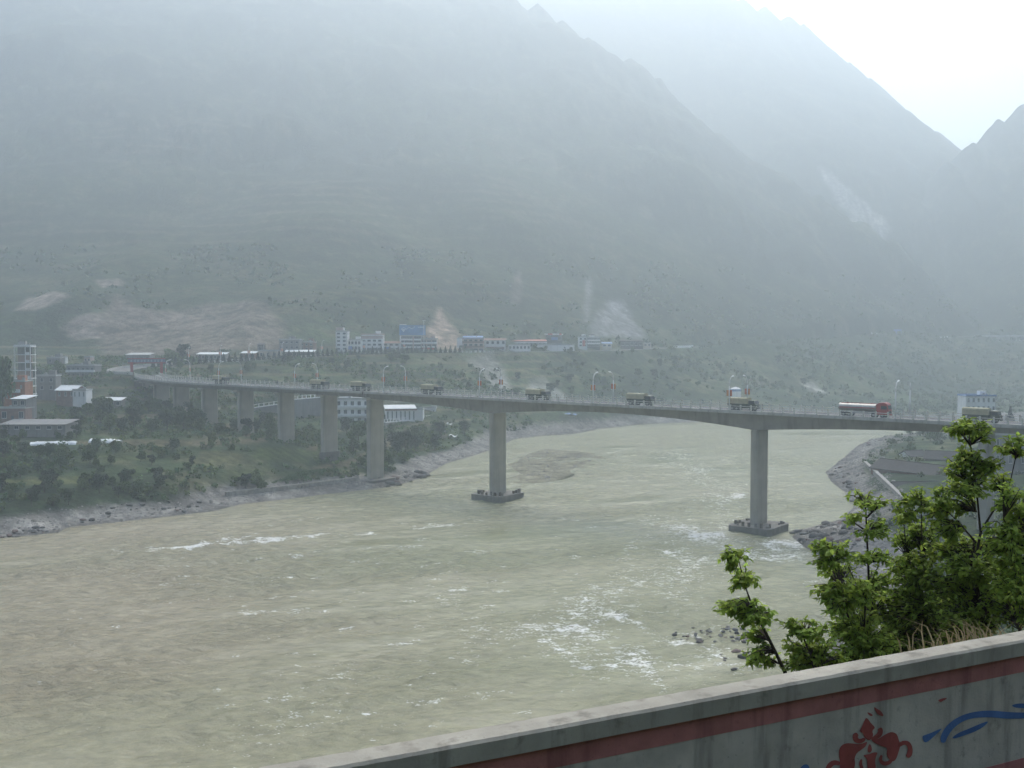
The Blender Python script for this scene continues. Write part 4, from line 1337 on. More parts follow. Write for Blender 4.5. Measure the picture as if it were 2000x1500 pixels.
MB().box(-4.2, 2.2, -1.6, -.01, 3.4, 4.6).build('front_slab', W_white, b)
b = house('white_roof_lean_to', 'low lean-to under a tilted white sheet roof before the brick house', 22, 52, 779, 796, 352, 6, 1, 2, W_grey, 'slope', R_sheet, rz=-.15)
b = house('concrete_yard_house', 'grey concrete yard house with dark door at the left edge below the lean-to', 0, 50, 798, 824, 350, 7, 1, 3, W_dkbrick, ground='door')
b = house('grey_flat_house', 'plain grey flat-roofed house right of the open frame building', 74, 108, 735, 765, 420, 8, 2, 2, W_grey, rz=.15, ww=.3)
b = house('corrugated_roof_house', 'grey house with pale blue corrugated roof in the left hamlet', 108, 148, 754, 778, 410, 8, 1, 3, W_dkbrick, 'gable', R_sheet, ww=.3, rz=-.2)
b = house('white_cottage', 'small white cottage with two dark doors below the hamlet', 142, 168, 763, 778, 402, 6, 1, 3, W_white, ww=.3, wh=.6)
b = house('long_white_house', 'long white two-storey house with pillars in the upper hamlet', 130, 185, 715, 738, 470, 8, 2, 6, W_grey, bands=W_white, ww=.6)
b = house('pale_green_house', 'pale house with dark windows high in the left hamlet', 92, 118, 700, 730, 500, 8, 3, 2, W_grey, ww=.35)
b = house('white_stair_tower', 'slim white stair tower high in the left hamlet', 122, 128, 698, 716, 505, 3, 2, 1, W_white)
b = house('hillside_cabin', 'little pink and white cabin on the slope above the left hamlet', 164, 177, 698, 710, 520, 5, 1, 2, W_pink)
b = house('white_roof_barn', 'long narrow barn roofed in white sheet beside the bridge abutment', 190, 236, 782, 795, 408, 5, 1, 4, W_grey, 'slope', R_sheet)
b = house('big_grey_shed', 'wide flat grey shed below the left hamlet', 0, 128, 832, 842, 338, 10, 1, 6, W_grey, 'slope', W_grey, ww=.4)
# plastic film over the seed beds
film = mat('plastic_film', (0.72, 0.74, 0.74), 0.35, 0.12, 0.9, 0.4, 3)


def film_tunnel(label, px0, px1, py0, py1, seed):
    (ax, ay, az), (bx, by, bz) = hit(px0, py0), hit(px1, py1)
    L = math.hypot(bx - ax, by - ay); rr = random.Random(seed)
    b = MB(); n = 14
    for i in range(n + 1):
        x = L * i / n; h = 1.25 * rr.uniform(.75, 1.1); w = 2.0
        for k in range(7):
            a = math.pi * k / 6
            b.v.append((x, -w * math.cos(a) * rr.uniform(.92, 1.05), h * math.sin(a) * rr.uniform(.9, 1.05) - .1))
    for i in range(n):
        for k in range(6):
            q = i * 7 + k
            b.f.append((q, q + 1, q + 8, q + 7))
    o = b.build('film_tunnel', film)
    o.location = (ax, ay, az); o.rotation_euler = (0, -math.atan2(hz(bx, by) - az, L), math.atan2(by - ay, bx - ax))
    return tag(o, label, 'plastic tunnel')


film_tunnel('low white plastic film tunnel over beds, the longer left one', 60, 150, 869, 867, 3)
film_tunnel('low white plastic film tunnel over beds, the shorter right one', 178, 236, 863, 865, 5)

# buildings and walls seen under the bridge
b = house('balcony_building', 'white three-storey building with long balconies seen under the bridge', 655, 722, 780, 846, 452, 12, 4, 5, W_white, bands=W_white, ww=.5, sides=1)
b = house('white_pump_house', 'white modern block with tall windows and sloping pale roof under the bridge', 754, 812, 798, 826, 462, 12, 1, 7, W_white, 'slope', R_sheet, ww=.3, wh=.6, rz=.18)
sign_on(b, -7.2, 7.2, 5.7, 6.3, R_brown, -.75, 'eaves_board')
b = house('plain_white_block', 'plain windowless white block joined to the pump house', 812.5, 826, 800, 822, 466, 8, 1, 1, W_white, ww=.01, ground='none')
b = house('small_white_house', 'small white house with two dark doors right of the pump house', 826.5, 851, 797, 816, 485, 7, 1, 3, W_white, ww=.3, ground='door')


def rail_wall(label, px0, px1, py0, py1, Y0, Y1, h, m):
    ax, ay, az = at(px0, py0, Y0); bx, by, bz = at(px1, py1, Y1)
    L = math.hypot(bx - ax, by - ay)
    r = empty('retaining_wall', (ax, ay, az), math.atan2(by - ay, bx - ax), label, 'wall')
    sl = (bz - az) / L
    MB().prism([(0, -h), (L, -h + sl * L), (L, sl * L), (0, 0)], 'y', 0, .8).build('wall_face', m, r)
    MB().prism([(0, .003), (L, sl * L + .003), (L, sl * L + .3), (0, .3)], 'y', -.15, .95).build('coping', W_white, r)
    n = int(L / 2.0)
    for i in range(n + 1):
        x = L * i / n
        p = MB().box(-.16, .16, .2, .5, .3, 1.7).build('post', W_white, r); p.location = (x, 0, sl * x)
    MB().prism([(0, 1.4), (L, sl * L + 1.4), (L, sl * L + 1.55), (0, 1.55)], 'y', .28, .42).build('rail', W_white, r)
    return r


rail_wall('grey retaining wall topped with white posts between two approach piers', 496, 545, 797, 790, 446, 450, 13, W_grey)
rail_wall('grey retaining wall topped with close white posts left of the balcony building', 574, 632, 781, 776, 445, 455, 15, W_grey)
rail_wall('stone retaining wall with dark railing below the pump house', 752, 850, 826, 817, 448, 480, 7, W_stone)
# tarpaulins among the shrubs
for i, (px, py, w, m, lab) in enumerate(((1115, 814, 5.5, R_blue, 'blue tarpaulin shelter on the far gravel bank'), (853, 861, 3.2, R_sheet, 'crumpled white sheet among the shrubs nearest the water'),
                                         (885, 857, 3.6, R_sheet, 'white sheet among the shrubs left of the middle pier'), (877, 834, 2.4, R_sheet, 'small white sheet high among the shrubs by the middle pier'),
                                         (866, 847, 2.0, R_sheet, 'tiny white sheet between two others in the shrubs'))):
    x, y, z = hit(px, py)
    rr = random.Random(i)
    b = MB(); n = 6
    for a in range(n + 1):
        for c in range(n + 1):
            b.v.append(((a / n - .5) * w, (c / n - .5) * w * .8, 1.6 + .5 * math.sin(a * 1.1) + rr.uniform(-.18, .18) - .5 * abs(c / n - .5)))
    for a in range(n):
        for c in range(n):
            q = a * (n + 1) + c
            b.f.append((q, q + 1, q + n + 2, q + n + 1))
    t = empty('tarpaulin', (x, y, z), rr.uniform(-.6, .6), lab, 'tarpaulin')
    b.build('sheet', m, t)
    pp = MB()
    for sx in (-1, 1):
        for sy in (-1, 1):
            pp = MB().cyl((sx * w * .42, sy * w * .32, -.5), (sx * w * .42, sy * w * .32, 1.55), .06, 6).build('prop', W_dkbrick, t)

# silo behind the bridge, on the far bank
x, y, zb = at(1436, 800, 640)
si = empty('silo', (x, y, zb), 0, 'white cylindrical silo with blue top band rising behind the bridge', 'silo')
top = at(1436, 759, 640)[2] - zb
MB().cyl((0, 0, 1.5), (0, 0, top - 1.6), 3.4, 24).build('drum', W_white, si, False)
MB().cyl((0, 0, top - 1.6), (0, 0, top - .2), 3.45, 24).build('blue_band', R_blue, si)
MB().tube([(0, 0, top - .2), (0, 0, top + .5), (0, 0, top + 1.1)], [3.4, 2.2, .3], 20).build('cap', W_white, si)
for k in range(4):
    a = k * math.pi / 2 + .4
    MB().box(-.25, .25, -.25, .25, -3, 1.6).build('leg', steel, si).location = (2.6 * math.cos(a), 2.6 * math.sin(a), 0)
MB().box(-4.7, -3.3, -.8, .6, -2, top - 1).build('ladder_shaft', W_cream, si)
MB().box(-4.6, -3.4, -.95, -.81, top * .45, top * .8).build('red_panel', sign_red, si)

# right bank
b = house('white_blue_school', 'white building with blue roof edge and row of windows at the right', 1886, 1945, 774, 822, 470, 9, 3, 6, W_white, roofm=R_blue, ww=.45)
b = house('dark_tile_house', 'long house with dark tiled roof behind the stone river wall', 1722, 1800, 905, 944, 318, 10, 1, 5, W_dkbrick, 'gable', R_tile, ww=.25, rz=-1.0, rise=2.4)
b = house('small_white_cottage', 'small white cottage with tiled roof on the right bank under the bridge', 1774, 1812, 882, 912, 362, 6, 1, 2, W_white, 'gable', R_tile, ww=.35, rz=.25)
b = house('second_tile_house', 'pale walled house with tiled roof half hidden behind the tall sapling', 1812, 1870, 884, 926, 345, 8, 1, 3, W_grey, 'gable', R_tile, ww=.3, rz=-.5, rise=2.2)
b = house('third_tile_house', 'low house with wide tiled roof in the garden of the right bank', 1755, 1850, 945, 968, 292, 8, 1, 4, W_grey, 'gable', R_tile, ww=.2, rz=.1, rise=2.4)
b = house('grey_bank_house', 'grey blank walled house at the right edge seen through leaves', 1935, 2010, 850, 945, 305, 9, 3, 3, W_grey, ww=.25)
# stone wall along the right bank
p0 = onz(1690, 902, 5.2); p1 = onz(1778, 985, 5.0)
L = math.hypot(p1[0] - p0[0], p1[1] - p0[1])
swl = empty('river_wall', (p0[0], p0[1], 0), math.atan2(p1[1] - p0[1], p1[0] - p0[0]), 'stone flood wall with pale coping running along the right bank', 'wall')
MB().prism([(-.9, -1), (.9, -1), (.3, 5.1), (-.3, 5.1)], 'x', 0, L).build('wall_face', W_stone, swl)
MB().box(-.2, L + .2, -.55, .55, 5.1, 5.4).build('coping', W_stone, swl)
for k in range(int(L / 6)):
    MB().prism([(-1.2, -1), (1.2, -1), (.4, 4.2), (-.4, 4.2)], 'x', 3 + k * 6, 3.7 + k * 6).build('buttress', W_stone, swl)

# low stone wall edging the plots of the left bank
q = [hit(*p) for p in ((440, 968), (540, 957), (620, 948), (700, 938))]
lw = MB()
for a, c in zip(q[:-1], q[1:]):
    d = Vector((c[0] - a[0], c[1] - a[1], 0)).normalized(); nn = Vector((-d.y, d.x, 0)) * .35
    vs = []
    for p in (a, c):
        for s in (-1, 1):
            for zz in (-1.5, 1.1): vs.append((p[0] + nn.x * s, p[1] + nn.y * s, p[2] + zz))
    lw.add(vs, [(0, 1, 3, 2), (4, 6, 7, 5), (0, 4, 5, 1), (2, 3, 7, 6), (1, 5, 7, 3), (0, 2, 6, 4)])
tag(lw.build('plot_wall', W_stone), 'low stone wall edging the vegetable plots above the gravel', 'wall')
crop_m = mat('vegetable_leaves', (0.07, 0.12, 0.045), 0.9, 0.3, 2.0, trans=.2)
for i in range(7):
    a = hit(532 + i * 8, 944 - i * 3.2); c = hit(580 + i * 9, 937 - i * 3.2)
    bed = MB(); rr = random.Random(40 + i)
    n = 60
    for k in range(n):
        t = rr.random(); x = a[0] + (c[0] - a[0]) * t + rr.uniform(-.5, .5); y = a[1] + (c[1] - a[1]) * t + rr.uniform(-.5, .5)
        z = a[2] + (c[2] - a[2]) * t; u = Vector((rr.uniform(-1, 1), rr.uniform(-1, 1), rr.uniform(.2, 1))).normalized(); w = u.orthogonal().normalized()
        P = Vector((x, y, z + .25)); u *= .5; w *= .3
        bed.quad(P - u * .3, P + w, P + u, P - w)
    tag(bed.build('vegetable_bed', crop_m), 'row of green vegetables in the stripy plot beside the pier standing at the left shore', 'vegetable bed', 'vegetable beds on the left bank')

# ------------------------------------------------------------------ stone arch bridge up the side valley
ax, ay, az = ROADX[-1]
dx, dy = (ROADX[-1] - ROADX[-4])[:2]; th = math.atan2(dy, dx) - .25
ar = empty('arch_bridge', (ax, ay, az), th, 'pale concrete arch bridge with open spandrels far up the valley at the right', 'bridge')
MB().box(-4, 150, -4, 4, -1.0, .0).build('deck', R_slab, ar)
MB().box(-4, 150, -4.2, -3.9, 0.002, 1.2).build('parapet', R_slab, ar)
MB().prism([(-4, -1.01), (24, -1.01), (24, -19), (14, -19), (6, -10)], 'y', -4, 4).build('abutment', W_stone, ar)
arch = MB(); n = 24; S0, S1, rise_ = 24.0, 124.0, 17.0
up = []; lo = []
for k in range(n + 1):
    t = k / n; x = S0 + (S1 - S0) * t; zz = -19 + rise_ * (1 - (2 * t - 1) ** 2)
    up.append((x, zz + 1.0)); lo.append((x, zz - .8))
for k in range(n):
    vs = [(up[k][0], -3, up[k][1]), (up[k + 1][0], -3, up[k + 1][1]), (lo[k + 1][0], -3, lo[k + 1][1]), (lo[k][0], -3, lo[k][1])]
    vs += [(v[0], 3, v[2]) for v in vs]
    arch.add(vs, [(0, 1, 2, 3), (7, 6, 5, 4), (0, 4, 5, 1), (2, 6, 7, 3)])
arch.build('arch_rib', R_slab, ar)
for k in (1, 3, 5, 7, 17, 19, 21, 23):
    x, zz = up[k]
    MB().box(x - .7, x + .7, -3, 3, zz - .3, -1.0).build('spandrel_column', R_slab, ar)

# ------------------------------------------------------------------ vegetation
def leaf_mat(name, attr=True, color=(0.07, 0.10, 0.035), trans=0.3, rough=0.6, rnd=.28):
    m = bpy.data.materials.new(name); m.use_nodes = True
    nt = m.node_tree; N = nt.nodes; L = nt.links
    b = N['Principled BSDF']; b.inputs['Roughness'].default_value = rough; b.inputs['Specular IOR Level'].default_value = 0.25
    if attr:
        a = N.new('ShaderNodeAttribute'); a.attribute_name = 'ground'; out = a.outputs['Color']
    else:
        a = N.new('ShaderNodeRGB'); a.outputs[0].default_value = (*color, 1); out = a.outputs[0]
    oi = N.new('ShaderNodeObjectInfo')
    mr = N.new('ShaderNodeMapRange'); mr.inputs['To Min'].default_value = 1 - rnd; mr.inputs['To Max'].default_value = 1 + rnd
    L.new(oi.outputs['Random'], mr.inputs['Value'])
    v = N.new('ShaderNodeVectorMath'); v.operation = 'SCALE'; L.new(out, v.inputs[0]); L.new(mr.outputs[0], v.inputs['Scale'])
    L.new(v.outputs[0], b.inputs['Base Color'])
    t = N.new('ShaderNodeBsdfTranslucent'); L.new(v.outputs[0], t.inputs['Color'])
    ms = N.new('ShaderNodeMixShader'); ms.inputs[0].default_value = trans
    L.new(b.outputs[0], ms.inputs[1]); L.new(t.outputs[0], ms.inputs[2]); L.new(ms.outputs[0], N['Material Output'].inputs['Surface'])
    return m


LEAF = leaf_mat('foliage')
bark = mat('bark', (0.06, 0.048, 0.038), 0.95, 0.3, 3, 0.4, 12)


def cards(C, U, Wd, col):
    """diamond leaf cards at C with half axes U and Wd"""
    V = np.stack([C - U, C - Wd, C + U, C + Wd], 1).reshape(-1, 3)
    F = np.arange(len(V)).reshape(-1, 4)
    return V, F, np.repeat(col, 4, 0)


def rand_dirs(n, r, up=0.0):
    d = r.normal(size=(n, 3)); d[:, 2] += up
    return d / np.linalg.norm(d, axis=1)[:, None]


def clump_cloud(P, size, m, r, card=0.42, flat=0.75, base=(0.062, 0.088, 0.036), spread=0.4):
    """many shrubs at once: m cards each, spread through an ellipsoid of radius size above P"""
    n = len(P)
    off = rand_dirs(n * m, r).reshape(n, m, 3) * (r.random((n, m, 1)) ** .45)
    off[:, :, 2] = off[:, :, 2] * flat + .45
    C = (P[:, None] + off * size[:, None, None]).reshape(-1, 3)
    sz = np.repeat(size, m) * card * r.uniform(.6, 1.3, n * m)
    u = rand_dirs(n * m, r); w = np.cross(u, rand_dirs(n * m, r)); w /= np.linalg.norm(w, axis=1)[:, None] + 1e-9
    shade = r.uniform(1 - spread, 1 + spread, (n, 1, 1)) * r.uniform(.75, 1.25, (n, m, 1))
    hue = r.uniform(-1, 1, (n, 1))
    col = np.array(base)[None, None] * shade * np.stack([1 + .28 * hue, 1 + .06 * hue, 1 - .15 * hue], -1)
    return cards(C, u * sz[:, None], w * (sz * .8)[:, None], col.reshape(-1, 3))


KEEP = []     # places to leave clear: (x, y, radius)
for o in COL.objects:
    if o.parent is None and o.get('category') in ('building', 'plastic tunnel', 'billboard', 'silo', 'gate'):
        KEEP.append((o.location.x, o.location.y + 4, 8.0))
KEEP = np.array(KEEP)
PLOT = hitxy((520, 948), (600, 936), (660, 916), (580, 915))
ROAD2 = [(p[0], p[1]) for p in ROADX[::6]]


def clear(x, y, pad=0.0):
    ok = np.ones(len(x), bool)
    for kx, ky, kr in KEEP:
        ok &= (x - kx) ** 2 + (y - ky) ** 2 > (kr + pad) ** 2
    ok &= line_d(ROAD2, x, y) > 7.5
    for col, poly in SCARS[:9] + PLOTS:
        ok &= poly_sd(poly, x, y) > 1
    ok &= (poly_sd(PLOT, x, y) > 0)
    return ok


def scatter(n, x0, x1, y0, y1, r, shore=9.0, noise=0.0, seed=1, zmax=1e9, pad=0.0):
    x = r.uniform(x0, x1, n); y = r.uniform(y0, y1, n)
    d = poly_sd(RIVER, x, y)
    ok = (d > shore) & (fbm(x / 28, y / 28, 3, seed) > noise) & (wall_s(x, y) > 4) & clear(x, y, pad)
    x, y = x[ok], y[ok]
    z = height(x, y)
    ok = z < zmax
    return np.stack([x[ok], y[ok], z[ok]], -1)


r1 = np.random.default_rng(11)
veg = []
P = scatter(9000, -230, 10, 238, 560, r1, 10, -.25, 71)
veg.append(clump_cloud(P, r1.uniform(.5, 1.5, len(P)), 22, r1, .36, base=(.070, .112, .036)))
P = scatter(7000, -40, 620, 470, 1080, r1, 26, -.15, 72, 60)
veg.append(clump_cloud(P, r1.uniform(.9, 2.6, len(P)), 16, r1, .40, base=(.052, .082, .032)))
P = scatter(2600, 60, 330, 170, 560, r1, 12, -.2, 73)
veg.append(clump_cloud(P, r1.uniform(.6, 1.8, len(P)), 20, r1, .36))
P = scatter(1800, -80, 110, 8, 150, r1, 6, -.4, 74)
veg.append(clump_cloud(P, r1.uniform(.4, 1.2, len(P)), 30, r1, .30))
Vv = np.concatenate([v[0] for v in veg]); cc = np.concatenate([v[2] for v in veg])
F = np.arange(len(Vv)).reshape(-1, 4)
tag(mesh_np('undergrowth', Vv, F, LEAF, False, None, cc), kind='stuff')
P = scatter(42000, -1150, 900, 620, 1500, r1, 60, .05, 75, 120)
V_, F_, c_ = clump_cloud(P, r1.uniform(.9, 2.7, len(P)), 8, r1, .55, base=(.080, .112, .052), spread=.2)
tag(mesh_np('far_woods', V_, F_, LEAF, False, None, c_), kind='stuff')


def tree_proto(seed, h, w, kind='round'):
    r = np.random.default_rng(seed); rr = random.Random(seed)
    t = MB()
    pts = [(0, 0, -.6), (0, 0, h * .2), (rr.uniform(-.2, .2), rr.uniform(-.2, .2), h * .5), (rr.uniform(-.4, .4), rr.uniform(-.4, .4), h * .85)]
    t.tube(pts, [h * .028, h * .022, h * .014, h * .005], 7)
    for k in range(7):
        a = rr.uniform(0, 6.28); z0 = h * rr.uniform(.25, .7); L = w * rr.uniform(.3, .5)
        t.tube([(0, 0, z0), (L * .5 * math.cos(a), L * .5 * math.sin(a), z0 + L * .3), (L * math.cos(a), L * math.sin(a), z0 + L * .7)], [h * .010, h * .007, h * .003], 5)
    C = []; S_ = []
    if kind == 'cone':
        n = 900
        z = r.random(n) ** 1.25; a = r.uniform(0, 6.28, n); rad = (1 - z) * w * .5 * np.sqrt(r.uniform(.1, 1, n)) * (1 + .18 * np.sin(a * 5 + z * 30))
        C = np.stack([rad * np.cos(a), rad * np.sin(a), h * (.08 + .92 * z)], -1); S_ = r.uniform(.5, 1.1, n) * w * .07
    else:
        nl = 9
        for k in range(nl):
            a = r.uniform(0, 6.28); q = r.uniform(.0, .34) * w; zc = h * r.uniform(.35, .86)
            R = w * r.uniform(.15, .28)
            n = int(150 * r.uniform(.7, 1.2))
            off = rand_dirs(n, r) * (r.random((n, 1)) ** .38) * R; off[:, 2] *= .8
            C.append(off + np.array([q * math.cos(a), q * math.sin(a), zc])); S_.append(r.uniform(.5, 1.2, n) * w * .055)
        C = np.concatenate(C); S_ = np.concatenate(S_)
    n = len(C)
    u = rand_dirs(n, r); v = np.cross(u, rand_dirs(n, r)); v /= np.linalg.norm(v, axis=1)[:, None] + 1e-9
    base = np.array((.026, .046, .024)) if kind == 'cone' else np.array([(.075, .122, .034), (.060, .100, .032), (.090, .130, .036), (.032, .056, .026), (.068, .110, .034)][seed % 5])
    col = base * r.uniform(.7, 1.3, (n, 1))
    V, F, c = cards(C, u * S_[:, None], v * (S_ * .8)[:, None], col)
    cr = mesh_np('crown', V, F, LEAF, False, None, c)
    tm = t.mesh('trunk', bark)
    me = cr.data; bpy.data.objects.remove(cr)
    return tm, me


PROTO = [tree_proto(1, 7, 6.5), tree_proto(2, 6, 6.8), tree_proto(3, 8.5, 6.5), tree_proto(4, 9.5, 7.5), tree_proto(5, 5, 6.0)]
CONE = [tree_proto(8, 3.4, 2.0, 'cone'), tree_proto(13, 3.0, 1.8, 'cone'), tree_proto(18, 9, 5.5, 'cone')]


def tree(name, pr, loc, s, rz, label, group=None, cat='tree', sz=None):
    t = empty(name, loc, rz, label, cat, group)
    t.scale = (s, s, (sz or s))
    link_mesh('trunk', pr[0], t); link_mesh('crown', pr[1], t)
    return t


rt = random.Random(5)


def grove(n, poly_px, label, group, smin=.55, smax=1.05, protos=(0, 1, 2, 4), Yd=None, gap=2.6):
    """trees standing in one patch of land whose corners are given"""
    poly = hitxy(*poly_px)
    P = np.array(poly); lo, hi = P.min(0), P.max(0)
    got = []; tries = 0
    while len(got) < n and tries < n * 60:
        tries += 1
        x, y = rt.uniform(lo[0], hi[0]), rt.uniform(lo[1], hi[1])
        ax_, ay_ = np.array([x]), np.array([y])
        if poly_sd(poly, ax_, ay_)[0] > 0 or not clear(ax_, ay_, -2.0)[0] or poly_sd(RIVER, ax_, ay_)[0] < 7: continue
        if any((x - a) ** 2 + (y - c) ** 2 < gap ** 2 for a, c in got): continue
        got.append((x, y))
    for x, y in got:
        s = rt.uniform(smin, smax)
        tree('bushy_tree', PROTO[rt.choice(protos)], (x, y, hz(x, y) - .2), s, rt.uniform(0, 6.28), label, group, sz=s * rt.uniform(.85, 1.15))


grove(24, ((300, 985), (20, 1000), (0, 955), (330, 945)), 'dark shrubby tree in the thicket just above the left gravel shore', 'thicket above the left shore', .45, .8)
grove(34, ((0, 940), (330, 925), (470, 880), (380, 860), (150, 880), (0, 890)), 'low bushy tree in the fields before the white plastic tunnels', 'bushes in the left fields', .4, .75)
grove(30, ((150, 850), (420, 850), (400, 815), (250, 800), (110, 790)), 'bushy green tree in the wood below the bridge abutment', 'wood below the abutment', .7, 1.15)
grove(16, ((420, 850), (640, 880), (620, 845), (450, 815)), 'bushy tree among the approach piers', 'trees among the approach piers', .6, 1.0)
grove(34, ((660, 900), (720, 935), (860, 885), (940, 850), (860, 835), (740, 850), (665, 850)), 'green tree in the dense wood between the two piers at the left shore', 'wood between the piers', .7, 1.15)
grove(10, ((470, 955), (520, 960), (500, 915), (440, 920)), 'shrub beside the striped vegetable plot', 'shrubs by the vegetable plot', .45, .8)
grove(30, ((330, 735), (860, 730), (860, 700), (600, 705), (340, 722)), 'small dark tree on the green slope below the village road', 'trees on the slope below the village road', .4, .75)
grove(26, ((1000, 770), (1300, 780), (1300, 700), (1000, 700)), 'small tree on the steep slope below the village', 'trees on the steep slope below the village', .5, .9)
grove(14, ((1300, 780), (1600, 770), (1600, 695), (1300, 690)), 'small tree on the far slope below the hillside road', 'trees on the far slope', .6, 1.0)
grove(10, ((100, 785), (0, 800), (0, 720), (120, 715)), 'bushy tree between the houses of the left hamlet', 'trees in the left hamlet', .6, 1.0)
grove(8, ((0, 866), (150, 866), (150, 848), (0, 848)), 'bush in front of the wide grey shed', 'bushes before the grey shed', .35, .6)
grove(12, ((1760, 870), (1880, 870), (1900, 845), (1770, 845)), 'bushy tree on the right bank under the bridge', 'trees on the right bank', .8, 1.2)
# single trees that stand out
for px, py, Y, pr, s, sz, lab in (
        (6, 800, 365, 3, 1.25, 2.6, 'big dark tree cut by the left edge of the view'), (332, 712, 528, 1, 1.6, 1.25, 'left half of the leafy clump beyond the gate'),
        (356, 710, 530, 2, 1.3, 1.15, 'taller right half of the leafy clump beyond the gate'), (526, 860, 372, 3, .85, .95, 'round dark tree standing between two approach piers'),
        (700, 850, 396, 3, 1.15, 1.1, 'dark tree leaning over the white sheet by the balcony building'), (727, 690, 600, 0, .75, .8, 'round tree in front of the pink-topped building'),
        (745, 845, 400, 0, .9, .9, 'dark tree right behind the pier standing at the left shore'), (600, 850, 385, 1, .9, .8, 'bushy tree under the close-posted retaining wall')):
    x, y, z = at(px, py, Y)
    tree('leafy_tree', PROTO[pr], (x, y, hz(x, y) - .2), s, px * .1, lab, None, 'tree', sz)
x, y, z = at(1973, 815, 440)
tree('conifer_tree', CONE[2], (x, y, hz(x, y)), 1.2, 0, 'dark pointed conifer beside the white building at the right', None, 'tree', 1.35)
for i, a in enumerate(np.arange(arc_at_px(285), arc_at_px(885), 2.9)):
    x, y, z, th = road_at(a + 1.5, 5.9)
    tree('roadside_conifer', CONE[i % 2], (x, y, z - .5), rt.uniform(1.2, 1.55), rt.uniform(0, 6), 'small dark conifer in the row planted along the village road', 'row of roadside conifers', 'tree')

# ------------------------------------------------------------------ rocks
rock_m = mat('river_rock', (0.10, 0.095, 0.09), 0.85, 0.3, 1.4, 0.4, 5, rnd=0.4)
rock_red = mat('reddish_rock', (0.125, 0.085, 0.075), 0.85, 0.3, 1.4, 0.4, 5, rnd=0.3)


def rock_mesh(seed, m):
    bm = bmesh.new(); bmesh.ops.create_icosphere(bm, subdivisions=2, radius=1.0)
    r = random.Random(seed); ax = [Vector((r.gauss(0, 1), r.gauss(0, 1), r.gauss(0, 1))).normalized() for _ in range(7)]; k = [r.uniform(.55, .9) for _ in ax]
    for v in bm.verts:
        p = v.co.copy()
        for a, q in zip(ax, k):
            e = p.dot(a) - q
            if e > 0: p -= a * e * .85
        v.co = Vector((p.x * 1.2, p.y * .95, p.z * .65)) * r.uniform(.95, 1.05)
    me = bpy.data.meshes.new('rock'); bm.to_mesh(me); bm.free(); me.materials.append(m)
    return me


ROCKS = [rock_mesh(k, rock_m) for k in range(4)] + [rock_mesh(9, rock_red)]


def rocks(n, poly_px, smin, smax, label, group, zfix=None):
    poly = [xy0(*p) for p in poly_px]; P = np.array(poly); lo, hi = P.min(0), P.max(0); k = 0; tries = 0
    while k < n and tries < 4000:
        tries += 1
        x, y = rt.uniform(lo[0], hi[0]), rt.uniform(lo[1], hi[1])
        if poly_sd(poly, np.array([x]), np.array([y]))[0] > 0: continue
        s = smin + (smax - smin) * rt.random() ** 2.2
        z = max(hz(x, y), 0.0 if zfix is None else zfix)
        o = link_mesh('rock', ROCKS[rt.randrange(5)], None, (x, y, z + s * .15), rt.uniform(0, 6.28), (s, s, s * rt.uniform(.7, 1.1)))
        tag(o, label, 'rock', group); k += 1


rocks(60, ((1300, 1238), (1350, 1225), (1440, 1222), (1480, 1245), (1440, 1262), (1360, 1262)), .16, .62, 'dark wet rock in the shoal breaking the water left of the saplings', 'rocks of the near shoal')
rocks(12, ((1400, 1278), (1470, 1272), (1500, 1300), (1430, 1312)), .3, .8, 'dark rock at the water edge just below the near shoal', 'rocks by the near edge')
rocks(70, ((1530, 1045), (1570, 1035), (1650, 1020), (1680, 1050), (1680, 1095), (1600, 1080)), .35, 1.4, 'grey rock of the stony spit beside the right river pier', 'rocks of the stony spit')
rocks(26, ((1605, 920), (1640, 915), (1680, 960), (1660, 985), (1640, 960)), .35, 1.3, 'rock on the stony shore in front of the stone flood wall', 'rocks below the flood wall')
rocks(24, ((1655, 893), (1690, 880), (1760, 852), (1750, 846), (1690, 862)), .4, 1.5, 'pale rock on the right shore beyond the flood wall', 'rocks on the far right shore')
rocks(26, ((760, 952), (830, 934), (845, 926), (800, 925), (740, 945)), .4, 1.6, 'boulder at the foot of the pier standing at the left shore', 'boulders by the shore pier')
rocks(22, ((0, 1052), (115, 1042), (120, 1034), (0, 1044)), .3, .9, 'dark stone of the low spit at the left edge of the water', 'stones of the left spit')
rocks(30, ((120, 1030), (300, 1011), (420, 996), (400, 990), (280, 1000), (130, 1020)), .3, 1.0, 'grey stone on the left gravel shore', 'stones on the left shore')

# loose gravel and cobbles along the shores, too many to count
rg = np.random.default_rng(33)
x = rg.uniform(-190, 260, 150000); y = rg.uniform(200, 620, 150000)
d = poly_sd(RIVER, x, y); bd = poly_sd(BAR, x, y)
ok = ((d > .3) & (d < np.where(y > 470, 30, np.where(x > 60, 20, 10)))) | ((bd < -1) & (rg.random(len(x)) < .25))
x, y = x[ok][:26000], y[ok][:26000]; z = height(x, y); ok = z < 5; x, y, z = x[ok], y[ok], z[ok]
n = len(x); s = rg.uniform(.08, .34, n) * (1 + 1.4 * (rg.random(n) < .05)); a = rg.uniform(0, 6.28, n)
B = np.stack([x, y, z], -1)
ca, sa_ = np.cos(a), np.sin(a)
def ofs(cx, cy, cz): return B + np.stack([(cx * ca - cy * sa_) * s, (cx * sa_ + cy * ca) * s, cz * s], -1)
Vg = np.stack([ofs(-1, -.8, -.2), ofs(1.1, -.7, -.2), ofs(.9, .8, -.2), ofs(-1, .7, -.2), ofs(-.5, -.4, .6), ofs(.6, -.3, .7), ofs(.4, .4, .6), ofs(-.5, .3, .7)], 1).reshape(-1, 3)
q = np.array([(4, 5, 6, 7), (0, 1, 5, 4), (1, 2, 6, 5), (2, 3, 7, 6), (3, 0, 4, 7)])
